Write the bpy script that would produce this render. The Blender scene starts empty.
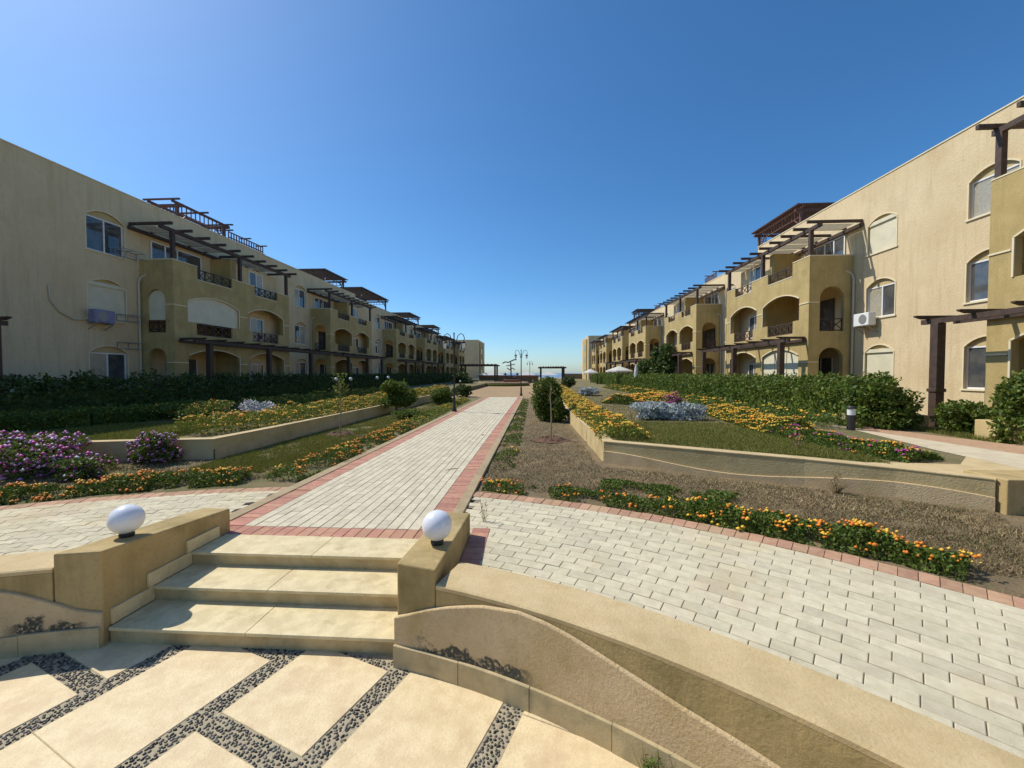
import bpy, math, random
import numpy as np
from mathutils import Vector, Matrix
R = math.radians
random.seed(7); RNG = np.random.default_rng(11)
SC = bpy.context.scene
COL = SC.collection

# ------------------------------------------------------------ camera, sky, sun, exposure
cam_d = bpy.data.cameras.new('camera'); cam = bpy.data.objects.new('camera', cam_d); COL.objects.link(cam)
cam.location = (0, 0, 2.5); cam.rotation_euler = (R(90 - 1.575), 0, R(3.43))
cam_d.sensor_width = 36; cam_d.lens = 36 * 400 / 1024; cam_d.clip_end = 9000; cam_d.clip_start = .05
SC.camera = cam
SUN = Vector((-.80, .27, 1.0)).normalized()
ELEV = math.asin(SUN.z); AZ = math.atan2(SUN.x, SUN.y)      # azimuth from +Y, clockwise positive
world = bpy.data.worlds.new('World'); SC.world = world; world.use_nodes = True
wn = world.node_tree; sky = wn.nodes.new('ShaderNodeTexSky'); sky.sky_type = 'NISHITA'; sky.sun_disc = False
sky.sun_elevation = ELEV; sky.sun_rotation = AZ; sky.altitude = 0; sky.air_density = .85; sky.dust_density = .7; sky.ozone_density = 8
bg = wn.nodes['Background']; bg.inputs[1].default_value = .14
hs = wn.nodes.new('ShaderNodeHueSaturation'); hs.inputs['Saturation'].default_value = 1.15
wn.links.new(sky.outputs[0], hs.inputs['Color']); tint = wn.nodes.new('ShaderNodeMix'); tint.data_type = 'RGBA'; tint.blend_type = 'MULTIPLY'; tint.inputs[0].default_value = 1; tint.inputs[7].default_value = (1.0, 1.02, .93, 1)
wn.links.new(hs.outputs[0], tint.inputs[6]); wn.links.new(tint.outputs[2], bg.inputs[0])
sl = bpy.data.lights.new('sun', 'SUN'); sl.energy = 3.55; sl.angle = R(.53); sl.color = (1, .95, .85)
so = bpy.data.objects.new('sun', sl); COL.objects.link(so); so.rotation_euler = (-SUN).to_track_quat('-Z', 'Y').to_euler()
so.location = (0, 0, 60)
SC.view_settings.view_transform = 'Standard'; SC.view_settings.look = 'None'
SC.view_settings.exposure = .27; SC.view_settings.gamma = 1; SC.view_settings.use_curve_mapping = False

# ------------------------------------------------------------ materials
MATS = {}
def mat(name, col, rough=.8, col2=None, scale=4, bump=0, bscale=40, island=0, spec=.5, detail=6, stain=None, stain_scale=.7, stain_lo=.5, stain_hi=.7,
        metal=0, trans=0, col3=None, streak=None):
    if not name.startswith(('glass', 'globe', 'sea', 'lilac', 'white', 'leaf', 'flower', 'fabric', 'metal')):
        warm = lambda c: c and (min(1, c[0]*1.03), c[1], c[2]*.84)
        col, col2, col3, stain, streak = warm(col), warm(col2), warm(col3), warm(stain), warm(streak)
    m = bpy.data.materials.new(name); m.use_nodes = True; nt = m.node_tree; N = nt.nodes; Lk = nt.links
    b = N['Principled BSDF']; b.inputs['Roughness'].default_value = rough; b.inputs['Specular IOR Level'].default_value = spec
    b.inputs['Metallic'].default_value = metal
    tc = N.new('ShaderNodeNewGeometry'); src = tc.outputs['Position']
    def mixc(fac, a, bb):
        mx = N.new('ShaderNodeMix'); mx.data_type = 'RGBA'
        for i, v in ((0, fac), (6, a), (7, bb)):
            if hasattr(v, 'links'): Lk.new(v, mx.inputs[i])
            else: mx.inputs[i].default_value = v if i == 0 else (*v, 1)
        return mx.outputs[2]
    def noise(s, d=6, r=.6):
        n = N.new('ShaderNodeTexNoise'); n.inputs['Scale'].default_value = s; n.inputs['Detail'].default_value = d; n.inputs['Roughness'].default_value = r
        Lk.new(src, n.inputs['Vector']); return n.outputs[0]
    def ramp(o, lo, hi):
        r = N.new('ShaderNodeMapRange'); r.inputs[1].default_value = lo; r.inputs[2].default_value = hi; Lk.new(o, r.inputs[0]); return r.outputs[0]
    c = col
    if col2: c = mixc(ramp(noise(scale, detail), .40, .60), col, col2)
    if streak:
        mp = N.new('ShaderNodeMapping'); mp.inputs['Scale'].default_value = (3.2, 3.2, .28); Lk.new(src, mp.inputs[0]); q = N.new('ShaderNodeTexNoise'); q.inputs['Scale'].default_value = 1; q.inputs['Detail'].default_value = 7; q.inputs['Roughness'].default_value = .7; Lk.new(mp.outputs[0], q.inputs['Vector'])
        c = mixc(ramp(q.outputs[0], .50, .68), c, streak)
    if stain: c = mixc(ramp(noise(stain_scale, 5, .65), stain_lo, stain_hi), c, stain)
    if col3: c = mixc(ramp(noise(scale * 9, 3), .55, .75), c, col3)
    if island:
        h = N.new('ShaderNodeHueSaturation'); g = N.new('ShaderNodeNewGeometry')
        Lk.new(ramp2(N, Lk, g.outputs['Random Per Island'], 1 - island, 1 + island), h.inputs['Value'])
        w = N.new('ShaderNodeMath'); w.operation = 'MULTIPLY'; w.inputs[1].default_value = 7.31; Lk.new(g.outputs['Random Per Island'], w.inputs[0])
        w2 = N.new('ShaderNodeMath'); w2.operation = 'FRACT'; Lk.new(w.outputs[0], w2.inputs[0])
        Lk.new(ramp2(N, Lk, w2.outputs[0], .5 - island * .06, .5 + island * .06), h.inputs['Hue'])
        if hasattr(c, 'links'): Lk.new(c, h.inputs['Color'])
        else: h.inputs['Color'].default_value = (*c, 1)
        c = h.outputs[0]
    if hasattr(c, 'links'): Lk.new(c, b.inputs['Base Color'])
    else: b.inputs['Base Color'].default_value = (*c, 1)
    if bump:
        bp = N.new('ShaderNodeBump'); bp.inputs['Strength'].default_value = 1; bp.inputs['Distance'].default_value = bump
        Lk.new(noise(bscale, 5, .65), bp.inputs['Height']); Lk.new(bp.outputs[0], b.inputs['Normal'])
    if trans:
        t = N.new('ShaderNodeBsdfTranslucent'); ms = N.new('ShaderNodeMixShader'); ms.inputs[0].default_value = trans
        if hasattr(c, 'links'): Lk.new(c, t.inputs[0])
        else: t.inputs[0].default_value = (*c, 1)
        out = N['Material Output']; Lk.new(b.outputs[0], ms.inputs[1]); Lk.new(t.outputs[0], ms.inputs[2]); Lk.new(ms.outputs[0], out.inputs[0])
    MATS[name] = m; return m
def ramp2(N, Lk, o, a, b):
    r = N.new('ShaderNodeMapRange'); r.inputs[3].default_value = a; r.inputs[4].default_value = b; Lk.new(o, r.inputs[0]); return r.outputs[0]

mat('sand', (.63, .505, .355), .92, (.69, .56, .40), 1.2, .016, 14, stain=(.55, .42, .275), stain_scale=.6, col3=(.57, .45, .305), detail=9, streak=(.55, .43, .285))
mat('ochre', (.43, .325, .155), .92, (.49, .38, .19), 1.2, .01, 18, stain=(.35, .265, .12), stain_scale=.9, col3=(.40, .30, .14), detail=9, streak=(.37, .28, .13))
mat('ochre_pale', (.50, .38, .2), .92, (.54, .42, .24), 1.2, .01, 18)
mat('trim', (.72, .64, .50), .8)
mat('white_frame', (.78, .77, .74), .5)
mat('glass', (.06, .065, .07), .05, (.11, .105, .095), 2.2, spec=.9)
mat('curtain', (.40, .37, .32), .25, (.33, .30, .26), 9, spec=.8)
mat('blind', (.70, .66, .56), .7, (.64, .60, .50), 2)
mat('wood', (.05, .030, .024), .65, (.075, .045, .034), 6, .004, 30)
mat('wood_red', (.10, .045, .035), .65, (.14, .065, .05), 6, .004, 30)
mat('fabric', (.82, .80, .74), .9, trans=.35)
mat('dark_room', (.05, .045, .035), .9)
mat('metal_grey', (.30, .29, .27), .5, metal=.3)
mat('metal_dark', (.03, .028, .026), .5)
mat('pipe', (.55, .50, .42), .6)
mat('white_paint', (.78, .78, .76), .5)
mat('lilac_box', (.26, .24, .36), .6, (.20, .19, .30), 6)
mat('globe', (.80, .82, .88), .28, (.76, .78, .84), 3)
mat('roof', (.35, .31, .26), .9)
mat('travertine', (.77, .635, .45), .6, (.68, .54, .365), 7.0, .004, 45, stain=(.62, .47, .32), stain_scale=3.1, stain_lo=.50, stain_hi=.68, col3=(.56, .44, .29), detail=9)
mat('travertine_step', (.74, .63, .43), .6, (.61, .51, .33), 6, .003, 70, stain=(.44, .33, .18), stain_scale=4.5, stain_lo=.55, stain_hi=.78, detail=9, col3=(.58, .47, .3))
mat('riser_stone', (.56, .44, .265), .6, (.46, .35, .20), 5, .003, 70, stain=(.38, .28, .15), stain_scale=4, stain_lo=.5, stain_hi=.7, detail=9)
mat('skirting', (.56, .45, .29), .6, (.47, .375, .24), 5, .003, 60, stain=(.34, .29, .19), stain_scale=4)
mat('plaster', (.44, .325, .165), .9, (.48, .365, .20), 3.5, .008, 30, stain=(.25, .195, .085), stain_scale=1.7, stain_lo=.46, stain_hi=.72, col3=(.37, .275, .14), detail=9, streak=(.33, .25, .12))
mat('coping', (.55, .42, .255), .9, (.60, .475, .305), 5, .006, 50, stain=(.42, .33, .19), stain_scale=1.6, stain_lo=.5, stain_hi=.75, col3=(.47, .365, .21), detail=9)
mat('planter_plaster', (.52, .41, .235), .9, (.57, .46, .28), 2, .01, 30, stain=(.38, .29, .15), stain_scale=1.1)
mat('paver_grey', (.62, .57, .475), .9, (.54, .49, .40), 9, .003, 120, island=.10, stain=(.54, .44, .31), stain_scale=.6, stain_lo=.52, stain_hi=.78, col3=(.50, .45, .37))
mat('paver_path', (.62, .565, .485), .9, (.55, .50, .425), 14, .003, 120, island=.09)
mat('paver_red', (.50, .26, .21), .9, (.42, .205, .165), 12, .003, 120, island=.14, stain=(.42, .24, .17), stain_scale=.6)
mat('paver_red_faded', (.49, .30, .22), .9, (.41, .235, .17), 12, .003, 120, island=.14, stain=(.46, .31, .22), stain_scale=.9)
mat('joint_sand', (.24, .20, .15), .95, (.30, .25, .19), 30, .004, 90)
mat('mortar', (.36, .31, .24), .95, (.44, .38, .30), 40, .004, 90)
mat('pebble', (.115, .105, .095), .5, island=.9)
mat('kerb', (.42, .33, .225), .9, (.36, .28, .19), 5, .006, 50, stain=(.30, .23, .15), stain_scale=1.5)
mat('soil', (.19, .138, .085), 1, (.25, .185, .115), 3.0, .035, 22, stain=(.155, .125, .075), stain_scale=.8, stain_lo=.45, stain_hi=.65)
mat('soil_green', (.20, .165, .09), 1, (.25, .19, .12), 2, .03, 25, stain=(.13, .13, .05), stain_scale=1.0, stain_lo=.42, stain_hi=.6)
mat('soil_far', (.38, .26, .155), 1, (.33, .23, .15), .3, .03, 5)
mat('red_soil', (.13, .07, .05), 1, (.18, .10, .07), 10, .03, 40)
mat('walk', (.60, .53, .43), .9, (.52, .45, .36), 3, .004, 30, stain=(.60, .42, .32), stain_scale=.5)
mat('sea', (.16, .27, .38), .5)
mat('leaf_dark', (.070, .105, .022), .5, spec=.35, island=.45, trans=.22)
mat('leaf', (.115, .165, .026), .6, spec=.3, island=.45, trans=.28)
mat('leaf_bright', (.19, .22, .035), .6, spec=.3, island=.4, trans=.3)
mat('leaf_grey', (.46, .50, .49), .8, island=.25, trans=.15)
mat('grass', (.19, .20, .04), .7, island=.4, trans=.3)
mat('grass_dry', (.36, .28, .17), .9, island=.4)
mat('straw', (.25, .185, .11), .95, island=.45)
mat('flower_yellow', (.85, .52, .05), .6, island=.15)
mat('flower_orange', (.80, .27, .02), .6, island=.2)
mat('flower_magenta', (.50, .07, .30), .6, island=.3)
mat('flower_lilac', (.52, .26, .50), .6, island=.3)
mat('flower_white', (.75, .72, .70), .6, island=.1)
mat('bark', (.12, .085, .055), .9, (.17, .125, .09), 20, .01, 60)
mat('bark_pale', (.32, .26, .19), .9)
mat('tar', (.028, .026, .022), .8)
mat('brick_red', (.25, .12, .09), .9)
mat('rust_cloth', (.16, .13, .11), .9)

def relief_mat():
    m = mat('relief', (.60, .455, .30), .95, (.66, .51, .345), 3, .014, 45, stain=(.50, .37, .20), stain_scale=1.7, col3=(.52, .385, .24))
    nt = m.node_tree; N = nt.nodes; L = nt.links; b = N['Principled BSDF']; old = b.inputs['Base Color'].links[0].from_socket
    g = N.new('ShaderNodeNewGeometry'); sx = N.new('ShaderNodeSeparateXYZ'); L.new(g.outputs['Position'], sx.inputs[0])
    n = N.new('ShaderNodeTexNoise'); n.inputs['Scale'].default_value = 7; n.inputs['Detail'].default_value = 4; L.new(g.outputs['Position'], n.inputs[0])
    def M(op, a, c, d=None):
        q = N.new('ShaderNodeMath'); q.operation = op
        for i, v in enumerate((a, c, d)):
            if v is None: continue
            if hasattr(v, 'links'): L.new(v, q.inputs[i])
            else: q.inputs[i].default_value = v
        return q.outputs[0]
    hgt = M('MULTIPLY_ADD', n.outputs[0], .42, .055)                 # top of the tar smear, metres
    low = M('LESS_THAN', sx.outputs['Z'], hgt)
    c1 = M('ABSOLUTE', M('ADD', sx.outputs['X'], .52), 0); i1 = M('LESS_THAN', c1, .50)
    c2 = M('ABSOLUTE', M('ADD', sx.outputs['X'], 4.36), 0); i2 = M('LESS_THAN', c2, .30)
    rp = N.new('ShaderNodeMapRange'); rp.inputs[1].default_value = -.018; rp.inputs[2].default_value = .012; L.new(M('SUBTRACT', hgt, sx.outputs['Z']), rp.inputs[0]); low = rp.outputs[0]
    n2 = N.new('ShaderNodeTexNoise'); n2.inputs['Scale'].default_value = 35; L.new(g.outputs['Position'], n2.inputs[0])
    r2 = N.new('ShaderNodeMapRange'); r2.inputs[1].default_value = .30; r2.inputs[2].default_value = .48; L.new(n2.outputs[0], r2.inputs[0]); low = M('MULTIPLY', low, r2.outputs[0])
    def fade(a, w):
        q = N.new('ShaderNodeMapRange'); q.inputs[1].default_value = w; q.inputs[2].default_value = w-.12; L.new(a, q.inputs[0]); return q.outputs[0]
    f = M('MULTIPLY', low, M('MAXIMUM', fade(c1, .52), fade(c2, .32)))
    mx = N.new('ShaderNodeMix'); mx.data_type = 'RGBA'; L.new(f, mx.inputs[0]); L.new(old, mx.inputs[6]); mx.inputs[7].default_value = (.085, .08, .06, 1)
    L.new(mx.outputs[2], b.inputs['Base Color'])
relief_mat()

# ------------------------------------------------------------ object helpers
def link(o, parent=None):
    COL.objects.link(o)
    if parent: o.parent = parent
    return o
def tag(o, label=None, cat=None, group=None, kind=None):
    for k, v in (('label', label), ('category', cat), ('group', group), ('kind', kind)):
        if v: o[k] = v
    return o
def thing(name, label, cat, loc=(0, 0, 0), group=None, rz=0):
    o = bpy.data.objects.new(name, None); o.location = loc; o.rotation_euler.z = rz; o.empty_display_size = .2
    link(o); return tag(o, label, cat, group)
class MB:
    def __init__(s): s.v = []; s.f = []; s.m = []; s.mats = []
    def mi(s, m):
        if m not in s.mats: s.mats.append(m)
        return s.mats.index(m)
    def add(s, vs, fs, m):
        k = len(s.v); i = s.mi(m); s.v += [tuple(map(float, v)) for v in vs]
        for f in fs: s.f.append(tuple(k + j for j in f)); s.m.append(i)
        return s
    def box(s, x0, x1, y0, y1, z0, z1, m):
        x0, x1 = sorted((x0, x1)); y0, y1 = sorted((y0, y1))
        return s.add([(x0,y0,z0),(x1,y0,z0),(x1,y1,z0),(x0,y1,z0),(x0,y0,z1),(x1,y0,z1),(x1,y1,z1),(x0,y1,z1)],
                     [(0,3,2,1),(4,5,6,7),(0,1,5,4),(1,2,6,5),(2,3,7,6),(3,0,4,7)], m)
    def beam(s, p, q, w, h, m):
        p = Vector(p); q = Vector(q); d = (q - p).normalized(); up = Vector((0, 0, 1))
        if abs(d.z) > .95: up = Vector((1, 0, 0))
        a = d.cross(up).normalized() * w / 2; b = a.cross(d).normalized() * h / 2
        vs = [p-a-b, p+a-b, p+a+b, p-a+b, q-a-b, q+a-b, q+a+b, q-a+b]
        return s.add(vs, [(0,1,2,3),(7,6,5,4),(0,4,5,1),(1,5,6,2),(2,6,7,3),(3,7,4,0)], m)
    def tube(s, pts, rad, m, n=8):
        pts = [Vector(p) for p in pts]; rs = rad if isinstance(rad, (list, tuple)) else [rad] * len(pts); rings = []
        prev = None
        for i, p in enumerate(pts):
            d = (pts[min(i+1, len(pts)-1)] - pts[max(i-1, 0)]).normalized()
            a = d.cross(Vector((0, 0, 1)) if abs(d.z) < .9 else Vector((1, 0, 0))).normalized()
            if prev is not None:
                a = (prev - d * prev.dot(d)).normalized()
            prev = a; b = d.cross(a)
            rings.append([p + (a * math.cos(t) + b * math.sin(t)) * rs[i] for t in [2*math.pi*k/n for k in range(n)]])
        vs = [v for r in rings for v in r]; fs = []
        for i in range(len(pts)-1):
            for k in range(n): fs.append((i*n+k, i*n+(k+1)%n, (i+1)*n+(k+1)%n, (i+1)*n+k))
        fs.append(tuple(range(n))[::-1]); fs.append(tuple((len(pts)-1)*n+k for k in range(n)))
        return s.add(vs, fs, m)
    def lathe(s, prof, c, m, n=24):
        vs = []; fs = []
        for r, z in prof:
            for k in range(n): t = 2*math.pi*k/n; vs.append((c[0]+r*math.cos(t), c[1]+r*math.sin(t), c[2]+z))
        for i in range(len(prof)-1):
            for k in range(n): fs.append((i*n+k, i*n+(k+1)%n, (i+1)*n+(k+1)%n, (i+1)*n+k))
        if prof[0][0] > 1e-4: fs.append(tuple(range(n))[::-1])
        if prof[-1][0] > 1e-4: fs.append(tuple((len(prof)-1)*n+k for k in range(n)))
        return s.add(vs, fs, m)
    def prism(s, poly, z0, z1, m):
        n = len(poly); a = sum(poly[i][0]*poly[(i+1)%n][1]-poly[(i+1)%n][0]*poly[i][1] for i in range(n))
        if a < 0: poly = poly[::-1]
        vs = [(x, y, z0) for x, y in poly] + [(x, y, z1) for x, y in poly]
        fs = [tuple(range(n))[::-1], tuple(range(n, 2*n))] + [(i, (i+1)%n, n+(i+1)%n, n+i) for i in range(n)]
        return s.add(vs, fs, m)
    def build(s, name, parent=None, smooth=False, bevel=0):
        me = bpy.data.meshes.new(name); me.from_pydata(s.v, [], s.f)
        for m in s.mats: me.materials.append(MATS[m])
        me.polygons.foreach_set('material_index', s.m)
        if smooth: me.polygons.foreach_set('use_smooth', [True]*len(s.f))
        me.validate(); me.update(); o = bpy.data.objects.new(name, me); link(o, parent)
        if bevel:
            b = o.modifiers.new('b', 'BEVEL'); b.width = bevel; b.segments = 2; b.limit_method = 'ANGLE'; b.angle_limit = R(40)
        return o
def plate(outline, holes, thick):
    """flat plate with holes in the (u,z) plane, thickness along +w; returns verts (u,w,z) and faces"""
    cu = bpy.data.curves.new('tmp', 'CURVE'); cu.dimensions = '2D'; cu.fill_mode = 'BOTH'; cu.extrude = thick / 2
    for ring in [outline] + holes:
        sp = cu.splines.new('POLY'); sp.points.add(len(ring)-1)
        for p, (a, b) in zip(sp.points, ring): p.co = (a, b, 0, 1)
        sp.use_cyclic_u = True
    ob = bpy.data.objects.new('tmp', cu); me = bpy.data.meshes.new_from_object(ob)
    vs = [(v.co.x, v.co.z + thick/2, v.co.y) for v in me.vertices]; fs = [tuple(p.vertices) for p in me.polygons]
    bpy.data.objects.remove(ob); bpy.data.curves.remove(cu); bpy.data.meshes.remove(me)
    return vs, fs
def arch(u0, u1, z0, zs, zc, n=12):
    """opening outline: flat bottom z0, springing zs, crown zc"""
    pts = [(u0, z0), (u1, z0)]; c = (u0+u1)/2; h = (u1-u0)/2
    rise = zc - zs; rad = (h*h + rise*rise) / (2*rise); cz = zc - rad; t0 = math.asin(min(1, h/rad))
    for i in range(n+1):
        t = t0 - 2*t0*i/n; pts.append((c + rad*math.sin(t), cz + rad*math.cos(t)))
    return pts
def arch_notch(u0, u1, n0, n1, zn, z0, zs, zc):
    a = arch(u0, u1, z0, zs, zc)
    return [(u0, z0), (n0, z0), (n0, zn), (n1, zn), (n1, z0)] + a[1:]
def trim_line(mb, pts, x, n, w, d, m, closed=False):
    """thin raised band following pts (u,z) on plane x, standing d proud in direction n"""
    q = pts + ([pts[0]] if closed else [])
    for (a, b), (c, e) in zip(q, q[1:]):
        mb.beam((x + n*d/2, a, b), (x + n*d/2, c, e), w, d, m) if abs(a-c) < 1e-6 else mb.beam((x + n*d/2, a, b), (x + n*d/2, c, e), d, w, m)

# ------------------------------------------------------------ scatter meshes (leaves, blades, blossoms)
def unit(n):
    v = RNG.normal(size=(n, 3)); return v / np.linalg.norm(v, axis=1)[:, None]
def leaf_mesh(P, size, up=.0, ratio=.5, jitter=.35):
    n = len(P); a = unit(n); a[:, 2] += up; a /= np.linalg.norm(a, axis=1)[:, None]
    b = np.cross(a, unit(n)); b /= np.linalg.norm(b, axis=1)[:, None] + 1e-9
    s = (size * (1 + jitter * RNG.normal(size=n)).clip(.4, 1.8))[:, None]
    V = np.stack([P - a*s/2, P + b*s*ratio/2, P + a*s/2, P - b*s*ratio/2], 1)
    return V.reshape(-1, 3), np.arange(4*n).reshape(-1, 4)
def dots(P, size, jitter=.3):
    n = len(P); s = (size * (1 + jitter*RNG.normal(size=n)).clip(.4, 1.7))[:, None, None] / 2
    o = np.array([(1,0,0),(0,1,0),(-1,0,0),(0,-1,0),(0,0,.8),(0,0,-.6)])
    ang = RNG.random(n)*6.28; ca, sa = np.cos(ang), np.sin(ang)
    q = np.empty((n, 6, 3)); q[:, :, 0] = o[None, :, 0]*ca[:, None]-o[None, :, 1]*sa[:, None]; q[:, :, 1] = o[None, :, 0]*sa[:, None]+o[None, :, 1]*ca[:, None]; q[:, :, 2] = o[None, :, 2]
    V = (P[:, None, :] + q*s).reshape(-1, 3)
    f = np.array([(0,1,4),(1,2,4),(2,3,4),(3,0,4),(1,0,5),(2,1,5),(3,2,5),(0,3,5)])
    return V, (f[None] + 6*np.arange(n)[:, None, None]).reshape(-1, 3)
def blades(P, h, w=.012, lean=.5):
    n = len(P); d = RNG.normal(size=(n, 3))*lean; d[:, 2] = 1; d /= np.linalg.norm(d, axis=1)[:, None]
    t = RNG.random(n)*6.28; b = np.stack([np.cos(t), np.sin(t), 0*t], 1); hh = (h*(.5+RNG.random(n)))[:, None]
    V = np.stack([P - b*w/2, P + b*w/2, P + d*hh], 1).reshape(-1, 3)
    return V, np.arange(3*n).reshape(-1, 3)
def npmesh(name, parts, parent=None, smooth=False):
    """parts: list of (V, F, material)"""
    me = bpy.data.meshes.new(name); vo = 0; loops = []; starts = []; tot = 0; mi = []; Vs = []
    for k, (V, F, m) in enumerate(parts):
        Vs.append(V); loops.append((F + vo).ravel()); c = F.shape[1]; starts.append(tot + np.arange(len(F))*c); tot += F.size; mi.append(np.full(len(F), k)); vo += len(V)
        me.materials.append(MATS[m])
    V = np.concatenate(Vs); L = np.concatenate(loops); S = np.concatenate(starts); M_ = np.concatenate(mi)
    me.vertices.add(len(V)); me.vertices.foreach_set('co', V.astype(np.float32).ravel())
    me.loops.add(len(L)); me.loops.foreach_set('vertex_index', L.astype(np.int32))
    me.polygons.add(len(S)); me.polygons.foreach_set('loop_start', S.astype(np.int32)); me.polygons.foreach_set('material_index', M_.astype(np.int32))
    me.update(calc_edges=True); me.validate()
    o = bpy.data.objects.new(name, me); link(o, parent); return o
def blob_points(blobs, n, shell=.35):
    """points near the surface of a union of ellipsoids (cx,cy,cz,rx,ry,rz)"""
    B = np.array(blobs); w = (B[:, 3]*B[:, 4] + B[:, 5]*(B[:, 3]+B[:, 4])); w = w/w.sum()
    i = RNG.choice(len(B), n, p=w); d = unit(n); r = 1 - shell*RNG.random(n)**1.6
    return B[i, :3] + d*B[i, 3:]*r[:, None]
def lumpy(cx, cy, z0, rx, ry, h, k=14, s=.34):
    k = int(k*1.5)
    out = []
    for _ in range(k):
        t = random.random()*6.283; q = math.sqrt(random.random())*.72; zz = random.uniform(.14, .82)
        sh = math.sqrt(max(.1, 1-((zz-.4)/.75)**2)); f = s*random.uniform(.6, 1.35)
        out.append((cx+rx*q*sh*math.cos(t), cy+ry*q*sh*math.sin(t), z0+h*zz*.95, rx*f, ry*f, h*f*.55))
    out.append((cx, cy, z0+h*.36, rx*.5, ry*.5, h*.36)); return out
def clampz(P, z): P[:, 2] = np.maximum(P[:, 2], z + .01*RNG.random(len(P))); return P
def shrub(name, label, cat, x, y, z, rx, ry, h, n, size, leaf='leaf', flowers=(), group=None, trunk=0, k=14, fl_size=.045):
    """flowers: list of (material, count); children foliage, stems, blossoms"""
    t = thing(name, label, cat, (x, y, z), group)
    bl = lumpy(0, 0, trunk, rx, ry, h - trunk, k)
    P = blob_points(bl, n); P[:, :2] *= (1+.16*vnoise(P[:, 0]*2+x, P[:, 2]*3+y, 1.3, n % 7))[:, None]; P = clampz(P, .02); V, F = leaf_mesh(P, size, .25)
    Pd = clampz(blob_points(bl, n//4, .8), .02); V2, F2 = leaf_mesh(Pd, size*1.2, .1)
    sp = P[RNG.choice(n, n//26)]; sp = sp[sp[:, 2] > (trunk+h*.35)]; Q_ = np.repeat(sp, 6, 0); out = sp - np.array([0, 0, h*.35]); out /= np.linalg.norm(out, axis=1)[:, None]; Q_ = Q_ + np.repeat(out, 6, 0)*np.tile(np.linspace(0, .16*min(h, 1.6), 6), len(sp))[:, None]*np.repeat(RNG.random(len(sp)), 6)[:, None] + RNG.normal(size=Q_.shape)*size*.15
    V3, F3 = leaf_mesh(Q_, size*.8, .5)
    npmesh('foliage' if not trunk else 'crown', [(V, F, leaf), (V2, F2, leaf), (V3, F3, {'leaf': 'leaf_bright', 'leaf_dark': 'leaf'}.get(leaf, leaf))], t)  # outer sprigs take a paler leaf colour, painting in sunlit tips
    mb = MB()
    for _ in range(3 if trunk else 5):
        a = random.random()*6.28; q = .25
        mb.tube([(random.uniform(-.04, .04), random.uniform(-.04, .04), -.02), (rx*q*.4*math.cos(a), ry*q*.4*math.sin(a), max(trunk, h*.3)), (rx*q*1.4*math.cos(a), ry*q*1.4*math.sin(a), max(trunk, h*.3)+h*.3)], [.03, .022, .008] if trunk else [.015, .01, .004], 'bark', 6)
    mb.build('trunk' if trunk else 'stems', t)
    if flowers:
        parts = []
        for m, c in flowers:
            Pf = clampz(blob_points(bl, c, .1), .05); Pf = Pf + (Pf - np.array([0, 0, h*.4]))*.04
            V, F = dots(Pf, fl_size); parts.append((V, F, m))
        npmesh('blossoms', parts, t)
    return t
def seg_sample(poly, n):
    """random points along a polyline, with unit normal"""
    A = np.array(poly[:-1], float); B = np.array(poly[1:], float); Ln = np.linalg.norm(B-A, axis=1); i = RNG.choice(len(A), n, p=Ln/Ln.sum()); t = RNG.random(n)[:, None]
    d = (B-A)[i]/Ln[i][:, None]; return A[i]*(1-t)+B[i]*t, np.stack([-d[:, 1], d[:, 0]], 1)
def vnoise(x, y, s=1., seed=0):
    return (np.sin(x*1.7*s+seed)*np.cos(y*1.3*s+seed*2.1)+.6*np.sin(x*3.1*s-y*2.3*s+seed*1.3)+.4*np.sin(x*6.3*s+y*5.1*s+seed*.7))/2
def border(name, label, poly, width, z, h, n, size, flowers, leaf='leaf', gap=.0, kind='stuff', cat='flower border', nfl_size=.045, seed=0, group=None):
    """planting strip of many small plants; lumps and gaps along its length"""
    P0, N0 = seg_sample(poly, n*2); off = (RNG.random(n*2)-.5)*width
    xy = P0 + N0*off[:, None]; nz = vnoise(xy[:, 0], xy[:, 1], 1.9, seed); keep = (nz > gap - .9)
    edge = 1 - (np.abs(off)/(width/2))**2.2; H = h*(.45+.55*(nz-nz.min())/(np.ptp(nz)+1e-6))*edge.clip(.15, 1)
    r = RNG.random(n*2); zz = H*(1-.75*r**2.2); ii = np.nonzero(keep)[0][:n]
    P = np.column_stack([xy[ii], z + zz[ii]]); V, F = leaf_mesh(P, size, .3); parts = [(V, F, leaf)]
    ns = max(6, len(ii)//8); Vb, Fb = blades(np.column_stack([xy[ii[:ns]], np.full(ns, z)]), .6*h, .008, .3); parts.append((Vb, Fb, leaf))
    for m, c in flowers:
        # heads come in clusters
        k = RNG.choice(ii, max(3, c//4)); k = np.repeat(k, 4)[:c]; j = RNG.normal(size=(len(k), 2))*.05
        Pf = np.column_stack([xy[k]+j, z + H[k] + .015 + .02*RNG.random(len(k))]); V, F = dots(Pf, nfl_size); parts.append((V, F, m))
    o = npmesh(name, parts); return tag(o, label, cat, group, kind)
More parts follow.
